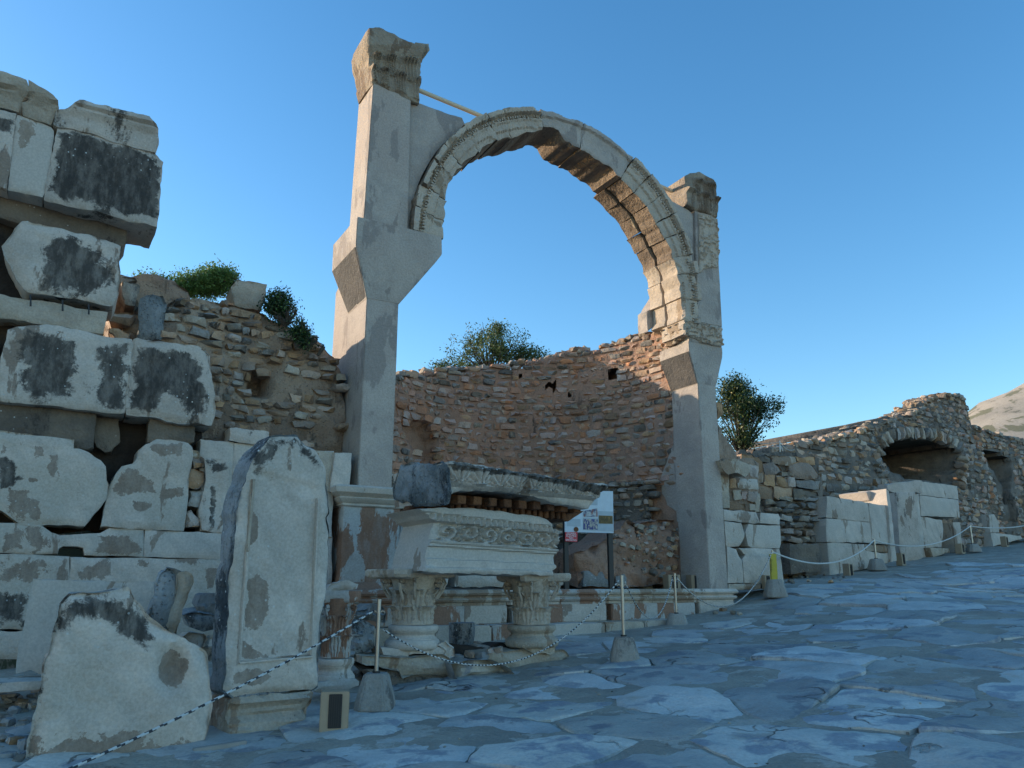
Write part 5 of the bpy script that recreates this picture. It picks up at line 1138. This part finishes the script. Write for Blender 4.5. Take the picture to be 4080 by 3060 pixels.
# capital behind the tall slab
C3 = gp('F', 1320, 745, 8.5); r3 = px(118, 8.5)
capital('brown corinthian capital standing right behind the tall slab', C3, r3 * 1.12, px(505, 8.5), rad(10), 'marble_rusty', ab={})
colbase('smooth grey column base under the brown capital beside the tall slab', C3 + Vector((0, 0, 0)), px(160, 8.5), px(205, 8.5), 'marble_clean')
stone_at('plinth_slab', 'thin grey plinth slab under the column base beside the tall slab', 'slab', 'F', '1140 955 1480 925 1520 945 1510 975 1420 1020 1140 1030', 8.15, 28, .6, 'marble_clean', rough=.015, sp=.06)
stone_at('loose_stone', 'flat bluish stone lying on top of the brown capital stack', 'stone', 'F', '1262 180 1310 125 1400 118 1470 130 1510 150 1495 190 1440 197 1330 192', 8.9, 25, .35, 'marble_clean', rough=.02, edge=.05, sp=.04)
stone_at('loose_stone', 'rusty squared stone below the flat bluish stone', 'stone', 'F', '1245 200 1330 200 1455 205 1506 200 1505 262 1480 270 1400 240 1245 235', 9.0, 25, .35, 'marble_rusty', rough=.02, edge=.03, sp=.04)
stone_at('leaf_carved_stone', 'dark leaf carved block between the brown capital and the steel post', 'stone', 'F', '1440 500 1500 460 1560 445 1660 480 1660 640 1600 700 1500 740 1440 730 1440 640', 9.3, 30, .5, 'lump_dark', h=scrollh(.05, 10, 5), rough=.03, sp=.035, edge=.05)
stone_at('leaf_carved_stone', 'grey broken leaf carved stone above the dark leaf block', 'stone', 'F', '1450 380 1560 370 1620 310 1690 330 1740 390 1740 470 1600 450 1480 440', 10.2, 30, .5, 'marble_grey', h=scrollh(.04, 10, 9), rough=.03, sp=.035, edge=.05)
# cornice and architrave resting on the capitals
FG = Fr(pt('G', 570, 1205), 9.35, 36)
corn = thing('carved_cornice_block', 'long carved cornice block with acanthus frieze on top of the architrave', 'cornice', FG.w(1, .4, 2.3))
qg = homog([FG.ab(pt('G', 560, 300), -.32), FG.ab(pt('G', 1845, 485), -.32), FG.ab(pt('G', 1740, 672), -.32), FG.ab(pt('G', 575, 580), -.32)])
def hcor(a, z):
    u, v = qg(a, z); n = 9.2; uu = (u * n) % 1 - .5; k = np.floor(u * n)
    vv = (v - .08) / .44; fan = np.abs(np.sin((np.arctan2(uu * 1.1, 1.15 - vv)) * 8.5)); env = np.clip(1.15 - (uu / .5) ** 2 * .9 - .25 * (vv - .5) ** 2, 0, 1)
    lf = (.2 + .8 * fan ** .7) * env * ((vv > 0) & (vv < 1)); base = np.interp(v, [0, .07, .09, .3, .50, .52, .56, .565, .60, .605, .64, .645, 1], [.15, .15, .10, .055, .03, .075, .075, .05, .05, .03, .03, .0, .0])
    return base + lf * .10 - .02 * ((vv > 0) & (vv < 1))
relief('cornice_face', FG.poly('G', '545 298 570 296 640 305 800 328 900 350 1100 380 1230 400 1350 415 1480 440 1600 455 1720 470 1845 486 1846 510 1815 560 1800 620 1755 675 1660 655 1500 620 1350 590 1160 560 1000 540 860 530 720 520 640 535 600 575 575 600 560 500', -.32), FG, 1.2, M['marble_half'], corn, t0=-.32, sp=.017, rough=.010, edge=.02, h=hcor, drk=[('G', '560 296 800 326 1350 410 1846 486 1840 580 1500 500 1100 420 600 370', .04)])
FE = Fr(None, 0, FG.az - 90, xy=tuple(FG.P + FG.e * (FG.ab(pt('G', 548, 450), -.30)[0] - .035))); FE.e = -FG.n; FE.n = FG.e.copy()
relief('rough_broken_end', FE.poly('G', '572 300 480 303 300 316 190 324 170 380 150 440 134 520 140 590 190 625 260 640 350 664 450 662 540 655 572 620 576 480'), FE, .05, M['lump_dark'], corn, sp=.04, rough=.03, edge=.03)
relief('modillion_bed', FG.poly('G', '560 640 600 560 1000 600 1400 640 1720 700 1600 772 1440 762 1290 742 1000 694 760 672 545 662', .08), FG, 1.0, M['orange'], corn, t0=.08, sp=.05, rough=.012)
q_ = homog([FG.ab(pt('G', 575, 575), .02), FG.ab(pt('G', 1720, 690), .02), FG.ab(pt('G', 1580, 770), .02), FG.ab(pt('G', 545, 662), .02)])
A0_, Z0_ = FG.ab(pt('G', 600, 590), -.05); A1_, Z1_ = FG.ab(pt('G', 1700, 680), -.05)
for k in range(9):
    u = (k + .5) / 9.3; a = A0_ + (A1_ - A0_) * u; z = Z0_ + (Z1_ - Z0_) * u
    fbox('modillion', FG, a - .06, a + .06, z - .065, z + .03, -.16, .1, M['orange'], corn, rough=.006, bevel=.006, sub=.1)
A0_, Z0_ = FG.ab(pt('G', 600, 655), -.02); A1_, Z1_ = FG.ab(pt('G', 1580, 735), -.02)
for k in range(19):
    u = (k + .5) / 19; a = A0_ + (A1_ - A0_) * u; z = Z0_ + (Z1_ - Z0_) * u
    fbox('dentil', FG, a - .032, a + .032, z - .05, z + .045, -.01, .1, M['orange'], corn, rough=.004, bevel=.008, sub=0)
qa = homog([FG.ab(pt('G', 520, 690)), FG.ab(pt('G', 1460, 800)), FG.ab(pt('G', 1440, 1230)), FG.ab(pt('G', 400, 1200))])
def harc(a, z):
    u, v = qa(a, z); f = np.interp(v, [0, .06, .07, .13, .14, .20, .21, .50, .505, .55, .56, .60, .61, .79, .80, .92, .93, 1.0], [.06, .06, .035, .035, .055, .055, -.01, -.01, .07, .06, .03, .04, .0, .0, .035, .035, .07, .07])
    egg = .03 * np.sin(u * 2 * np.pi * 21) * ((v > .08) & (v < .19)); n = 6.1; uu = (u * n) % 1 - .5; k = np.floor(u * n); s = np.where(k % 2 == 0, 1, -1)
    vc = (v - .355) / .145; R_ = np.hypot(uu * 2.0, vc); th = np.arctan2(vc * s, uu * 2); spi = np.cos(R_ * 9 - th * 1.0); P = np.c_[a, z, a * 0]
    sc = (.050 * np.clip(spi * 1.6, -.5, 1) * (R_ < 1.15) + .034 * np.clip(1 - np.abs(vn(P * 22, 5)) * 3.2, 0, 1)) * ((v > .22) & (v < .49)) * np.clip(u * 14, 0, 1)
    return f + egg + sc
arc = relief('architrave_block', FG.poly('G', '345 684 420 678 500 672 640 676 760 678 1000 698 1180 728 1290 742 1400 768 1432 800 1440 832 1505 860 1508 900 1495 1010 1470 1080 1475 1160 1445 1195 1440 1232 1200 1225 1000 1220 800 1212 570 1206 400 1202 380 1200 400 1100 420 1000 450 900 480 800'), FG, .78, M['marble_clean'], None, sp=.017, rough=.01, edge=.02, h=harc)
tag(arc, 'white architrave block with carved scroll frieze resting on two capitals', 'architrave')
# blocks on the podium behind
for st, lb, mk, Y in (('512 1250 600 1215 590 1300 575 1325 510 1325', 'small white block on the podium left end behind the left capital', 'marble_clean', 13.9), ('650 1215 1085 1215 1082 1325 655 1325', 'long white block on the podium between the capitals', 'marble', 14.0), ('1092 1215 1560 1240 1555 1300 1480 1322 1095 1325', 'pale block on the podium behind the right capital', 'marble', 14.5),
                      ('1718 1200 1740 1192 1900 1195 1935 1215 1938 1318 1720 1320', 'grey rounded block on the podium between the sign posts', 'marble_grey', 15.6), ('1982 1240 2060 1225 2075 1250 2072 1310 1990 1320', 'small grey stone on the podium right of the sign', 'marble_grey', 16.0)):
    stone_at('marble_block' if 'white' in lb else 'stone_block', lb, 'block', 'G', st, Y, 30, .5, mk, rough=.015, edge=.03, sp=.06)
ob = stone_at('stone_block', 'pale speckled block on the podium at the foot of the right pier', 'block', 'O', '378 1395 605 1392 615 1500 380 1520', 17.0, 30, .5, 'marble_half', rough=.015, sp=.07)
ob = stone_at('clay_tile', 'reddish clay tile piece lying on the speckled block', 'tile', 'O', '470 1372 540 1362 608 1364 606 1390 480 1392', 17.05, 30, .3, 'tile', rough=.008, sp=.06)
ob = stone_at('loose_stone', 'jagged white stone on the podium left of the pale speckled block', 'stone', 'O', '10 1500 40 1470 85 1458 130 1490 210 1515 200 1540 20 1545', 16.6, 30, .4, 'marble_clean', rough=.03, edge=.04, sp=.06)

# ------------------------------------------------------------------ information sign
FI = Fr(pt('S', 320, 1100), 14.5, 18)
sign = thing('information_sign', 'white and grey information board on two black posts inside the niche', 'sign', at(pt('G', 1750, 1305), 14.5))
def quad(name, k, st, t, mk, par, th=.01):
    P = FI.poly(k, st, t); return loft(name, [[FI.w(a, t, z) for a, z in P], [FI.w(a, t + th, z) for a, z in P]], M[mk], par, bevel=0, rough=0, sub=0)
a0, z1 = FI.ab(pt('G', 1557, 865)); a1, _ = FI.ab(pt('G', 1960, 875)); zt = FI.ab(pt('G', 1960, 540))[1]; zb = FI.ab(pt('G', 1760, 1305))[1] - .08
quad('board', 'S', '285 180 1340 205 1355 1130 285 1102', 0, 'panel', sign, .04)
for x0, x1 in ((1555, 1590), (1922, 1960)):
    b0, b1 = FI.ab(pt('G', x0, 1100), .045)[0], FI.ab(pt('G', x1, 1100), .045)[0]; fbox('post', FI, b0, b1, zb, zt - .05, .045, .12, M['black_paint'], sign, rough=0, sub=0, bevel=.004)
quad('printed_field', 'S', '1018 640 1345 655 1348 1095 680 1060 680 790 1018 800', -.004, 'panel2', sign, .003)
quad('text_block', 'S', '330 810 625 820 625 985 330 975', -.004, 'panel2', sign, .003)
quad('printed_plan', 'S', '850 360 1005 370 1000 515 845 508', -.004, 'panel2', sign, .003)
M['photo1'] = stone('print_white_ruins', (.55, .55, .52), (.10, .12, .20), ((.30, .10, .07), .58), None, 0, 0)
M['photo2'] = stone('print_brown_hall', (.20, .14, .06), (.12, .09, .05), ((.35, .20, .08), .6), None, 0, 0)
M['photo3'] = stone('print_blue_model', (.55, .50, .38), (.06, .06, .20), ((.06, .07, .22), .52), None, 0, 0)
for m_ in ('photo1', 'photo2', 'photo3'):
    for n_ in M[m_].node_tree.nodes:
        if n_.type == 'TEX_NOISE': n_.inputs['Scale'].default_value *= 9
quad('picture', 'S', '690 640 1000 580 1000 775 690 770', -.008, 'photo1', sign, .003); quad('picture', 'S', '690 815 1003 825 1003 1055 690 1045', -.008, 'photo3', sign, .003); quad('picture', 'S', '1028 738 1335 748 1335 925 1028 918', -.008, 'photo2', sign, .003)
a, z = FI.ab(pt('S', 530, 1045), -.01); bm = bmesh.new(); tube(bm, [FI.w(a, -.012, z), FI.w(a, -.002, z)], .045, 20); bmput('round_seal', bm, M['orange'], sign)
quad('red_notice', 'S', '287 1106 560 1106 555 1325 287 1308', -.012, 'red_sign', sign, .008)
def text(s, fr, k, x, y, t, size, mat, par, name='lettering', rotz=None, align='CENTER', rx=None):
    cu = bpy.data.curves.new(name, 'FONT'); cu.body = s; cu.size = size; cu.align_x = align; cu.align_y = 'CENTER'; cu.extrude = .001
    o = bpy.data.objects.new(name, cu); COL.objects.link(o); bpy.context.view_layer.update(); me = bpy.data.meshes.new_from_object(o.evaluated_get(bpy.context.evaluated_depsgraph_get())); bpy.data.objects.remove(o)
    me.materials.clear(); me.materials.append(mat); a, z = fr.ab(pt(k, x, y), t); return link(name, me, par, fr.w(a, t, z), rot=rx or (math.pi / 2, 0, rad(fr.az)))
for s, y, sz in (('S\u0130GARA', 1140, .085), ('\u0130\u00c7\u0130LMEZ', 1190, .085), ('NO', 1240, .085), ('SMOKING', 1285, .080)): text(s, FI, 'S', 420, y, -.016, sz * .60, M['white_print'], sign)

# ------------------------------------------------------------------ rope posts
def rope_post(label, base, top, foot_w, foot_h, tube_r, wrap=False):
    b = at(*base) if not isinstance(base, Vector) else base; h = top
    T = thing('rope_post', label, 'post', b, 'rope barrier posts along the street'); bm = bmesh.new(); w_ = foot_w / 2
    R = []
    for z, f in ((-.03, 1.02), (foot_h * .12, 1.0), (foot_h * .9, .68), (foot_h, .60)): 
        R.append([b + Vector((x * w_ * f, y * w_ * f, z)) for x, y in ((-1, -.62), (-.62, -1), (.62, -1), (1, -.62), (1, .62), (.62, 1), (-.62, 1), (-1, .62))])
    bm.free(); loft('concrete_foot', R, M['post_concrete'], T, bevel=.012, rough=.006, sub=.12)
    bm = bmesh.new(); tube(bm, [b + Vector((0, 0, foot_h * .8)), b + Vector((0, 0, h))], tube_r, 14); tube(bm, [b + Vector((0, 0, h - .01)), b + Vector((0, 0, h + .012))], tube_r * 1.12, 14); bmput('steel_tube', bm, M['steel'], T)
    bm = bmesh.new(); tube(bm, [b + Vector((0, 0, foot_h - .005)), b + Vector((0, 0, foot_h + .02))], tube_r * 1.8, 14); bmput('collar', bm, M['iron'], T)
    bm = bmesh.new()
    for s in (-1, 1):
        c = b + Vector((s * tube_r * 1.9, 0, h * .88)); tube(bm, [c + Vector((math.cos(q) * tube_r * .9, 0, math.sin(q) * tube_r * .9)) for q in np.linspace(0, 2 * math.pi, 10)], .006, 5)
    bmput('eyelet', bm, M['steel'], T)
    return T, b
PD = []
HZ = lambda px0, px1, Y: at((pt('V', *px0)), Y)
def post(vx, vy, Y, vtx, vty, fw, fh, label, r=.021):
    b = at((vx * 1.8445, vy * 1.8445), Y); t = at((vtx * 1.8445, vty * 1.8445), Y); g = gz1(b.x, b.y); b.z = min(b.z, g + .06)
    T, b = rope_post(label, b, t.z - b.z, fw, fh, r); PD.append((b, t.z)); return T
post(810, 1526, 8.0, 825, 1297, .36, .30, 'nearest steel rope post on a big concrete foot right of the tall slab')
post(1349, 1425, 10.1, 1348, 1245, .34, .27, 'second steel rope post, alone on the paving in front of the podium')
post(1463, 1362, 14.2, 1457, 1240, .40, .28, 'third rope post standing in front of the podium below the right pier')
P4 = post(1675, 1280, 16.2, 1669, 1190, .42, .32, 'rope post wrapped in a yellow banner with a pale concrete foot', .02)
post(1895, 1230, 23.4, 1889, 1165, .46, .30, 'rope post in front of the low pale marble wall', .03)
post(2103, 1190, 29.3, 2097, 1135, .46, .26, 'farthest rope post near the right edge of the picture', .03)
b4 = PD[3][0]; FY = Fr(None, 0, 0, xy=(b4.x, b4.y))
nb = 7; yz = [b4.z + .30 + (PD[3][1] - b4.z - .36) * i / nb for i in range(nb + 1)]
loft('yellow_banner', [[FY.w(a * (.92 + .12 * ((i * 37) % 5) / 5), t, z) for a, t in ((-.062, -.045), (.062, -.05), (.058, .05), (-.06, .05))] for i, z in enumerate(yz)], M['yellow'], P4, bevel=.006, rough=.012, sub=.1)
for i, ch in enumerate('DIKKAT'): text(ch, FY, 'T', 645, 640 + i * 62, -.062, .055, M['ink'], P4)
def rope(label, a, b, sag, r=.009, dark=True, low=None):
    n = 150; P = []
    for i in range(n + 1):
        u = i / n; p = a.lerp(b, u); p.z -= sag * 4 * u * (1 - u); P.append(p)
    L = (b - a).length; k = L / n; bm = bmesh.new(); seg = 8; pit = .042
    tube(bm, P, r, seg, (lambda i, j: 1 if ((i * k / pit * seg + j) % seg) < seg * .42 else 0) if dark else (lambda i, j: 0))
    tag(bmput('barrier_rope', bm, [M['rope_w'], M['rope_b']], None, sharp=None), label, 'rope', 'ropes of the street barrier')
hk_ = lambda i, f=.92, dx=0: PD[i][0] + Vector((dx, 0, (PD[i][1] - PD[i][0].z) * f))
far0 = at(pt('D', 330, 1665), 5.0); p1 = hk_(0, .90, -.05)
d = (far0 - p1); end = p1 + d * 1.35; rope('striped rope running from the nearest post down past the big broken slab', p1, end, .10, .0105)
rope('striped rope sagging low in front of the capitals between the first two posts', hk_(0, .72, .05), hk_(1, .95, -.04), .62, .009)
rope('striped rope drooping between second and third post before the podium', hk_(1, .93, .04), hk_(2, .93, -.04), .55, .009)
rope('thin rope drooping from the third post to the yellow wrapped post', hk_(2, .93, .04), hk_(3, .98), .75, .012)
rope('white rope from the yellow wrapped post to the next post', hk_(3, .98), hk_(4, .97), .42, .018, False); rope('white rope in front of the tall pale wall, reaching the farthest post', hk_(4, .97), hk_(5, .97), .40, .018, False)
rope('white rope leaving the picture at the right edge', hk_(5, .97), at((2290 * 1.8445, 1112 * 1.8445), 33), .25, .02, False)

# ------------------------------------------------------------------ floodlights
def flood(label, k, x0, y0, x1, y1, Y, az, face=.42):
    c = at(pt(k, (x0 + x1) / 2, y1), Y); s = px(1, Y) if k not in ('T',) else Y / FPX * 240 / 1659
    w_ = (x1 - x0) * s; h = (y1 - y0) * s; T = thing('floodlight', label, 'floodlight', c, 'box floodlights on the paving'); fr = Fr(None, 0, az, xy=(c.x, c.y)); w2_ = w_ * .40; d_ = w_ * .62
    fbox('housing', fr, -w2_, w2_, c.z - .03, c.z + h, -d_ / 2, d_ / 2, M['tan_paint'], T, rough=0, sub=0, bevel=.006)
    fbox('lamp_front', fr, -w2_ * .42, w2_ * .50, c.z + h * .04, c.z + h * .94, -d_ / 2 - .008, -d_ / 2 + .01, M['black_paint'], T, rough=0, sub=0, bevel=.002)
    for i in range(6): fbox('fin', fr, -w2_ * .36 + i * w2_ * .155, -w2_ * .36 + i * w2_ * .155 + .006, c.z + h * .1, c.z + h * .88, -d_ / 2 - .014, -d_ / 2 - .006, M['iron'], T, rough=0, sub=0, bevel=0)
flood('nearest tan box floodlight with a black grille beside the tall slab base', 'F', 1170, 1058, 1440, 1328, 7.3, 12)
flood('tan floodlight standing against the low pale marble wall', 'O', 1785, 1345, 1872, 1442, 22.3, 40); flood('tan floodlight between the low wall and the tall pale wall', 'Q', 1020, 1465, 1100, 1556, 25.0, 40)
flood('tan floodlight left of the farthest rope post', 'Q', 1508, 1385, 1590, 1458, 28.9, 40); flood('small tan floodlight at the far right wall stub', 'Q', 1885, 1325, 1952, 1402, 33, 40)
flood('left tan box floodlight on the podium below the right pier', 'O', 300, 1438, 438, 1548, 16.2, 20); flood('right tan box floodlight on the podium below the right pier', 'O', 490, 1440, 622, 1550, 16.4, 20)
flood('tan floodlight half hidden behind the yellow wrapped post', 'O', 1112, 1440, 1190, 1540, 16.7, 20)
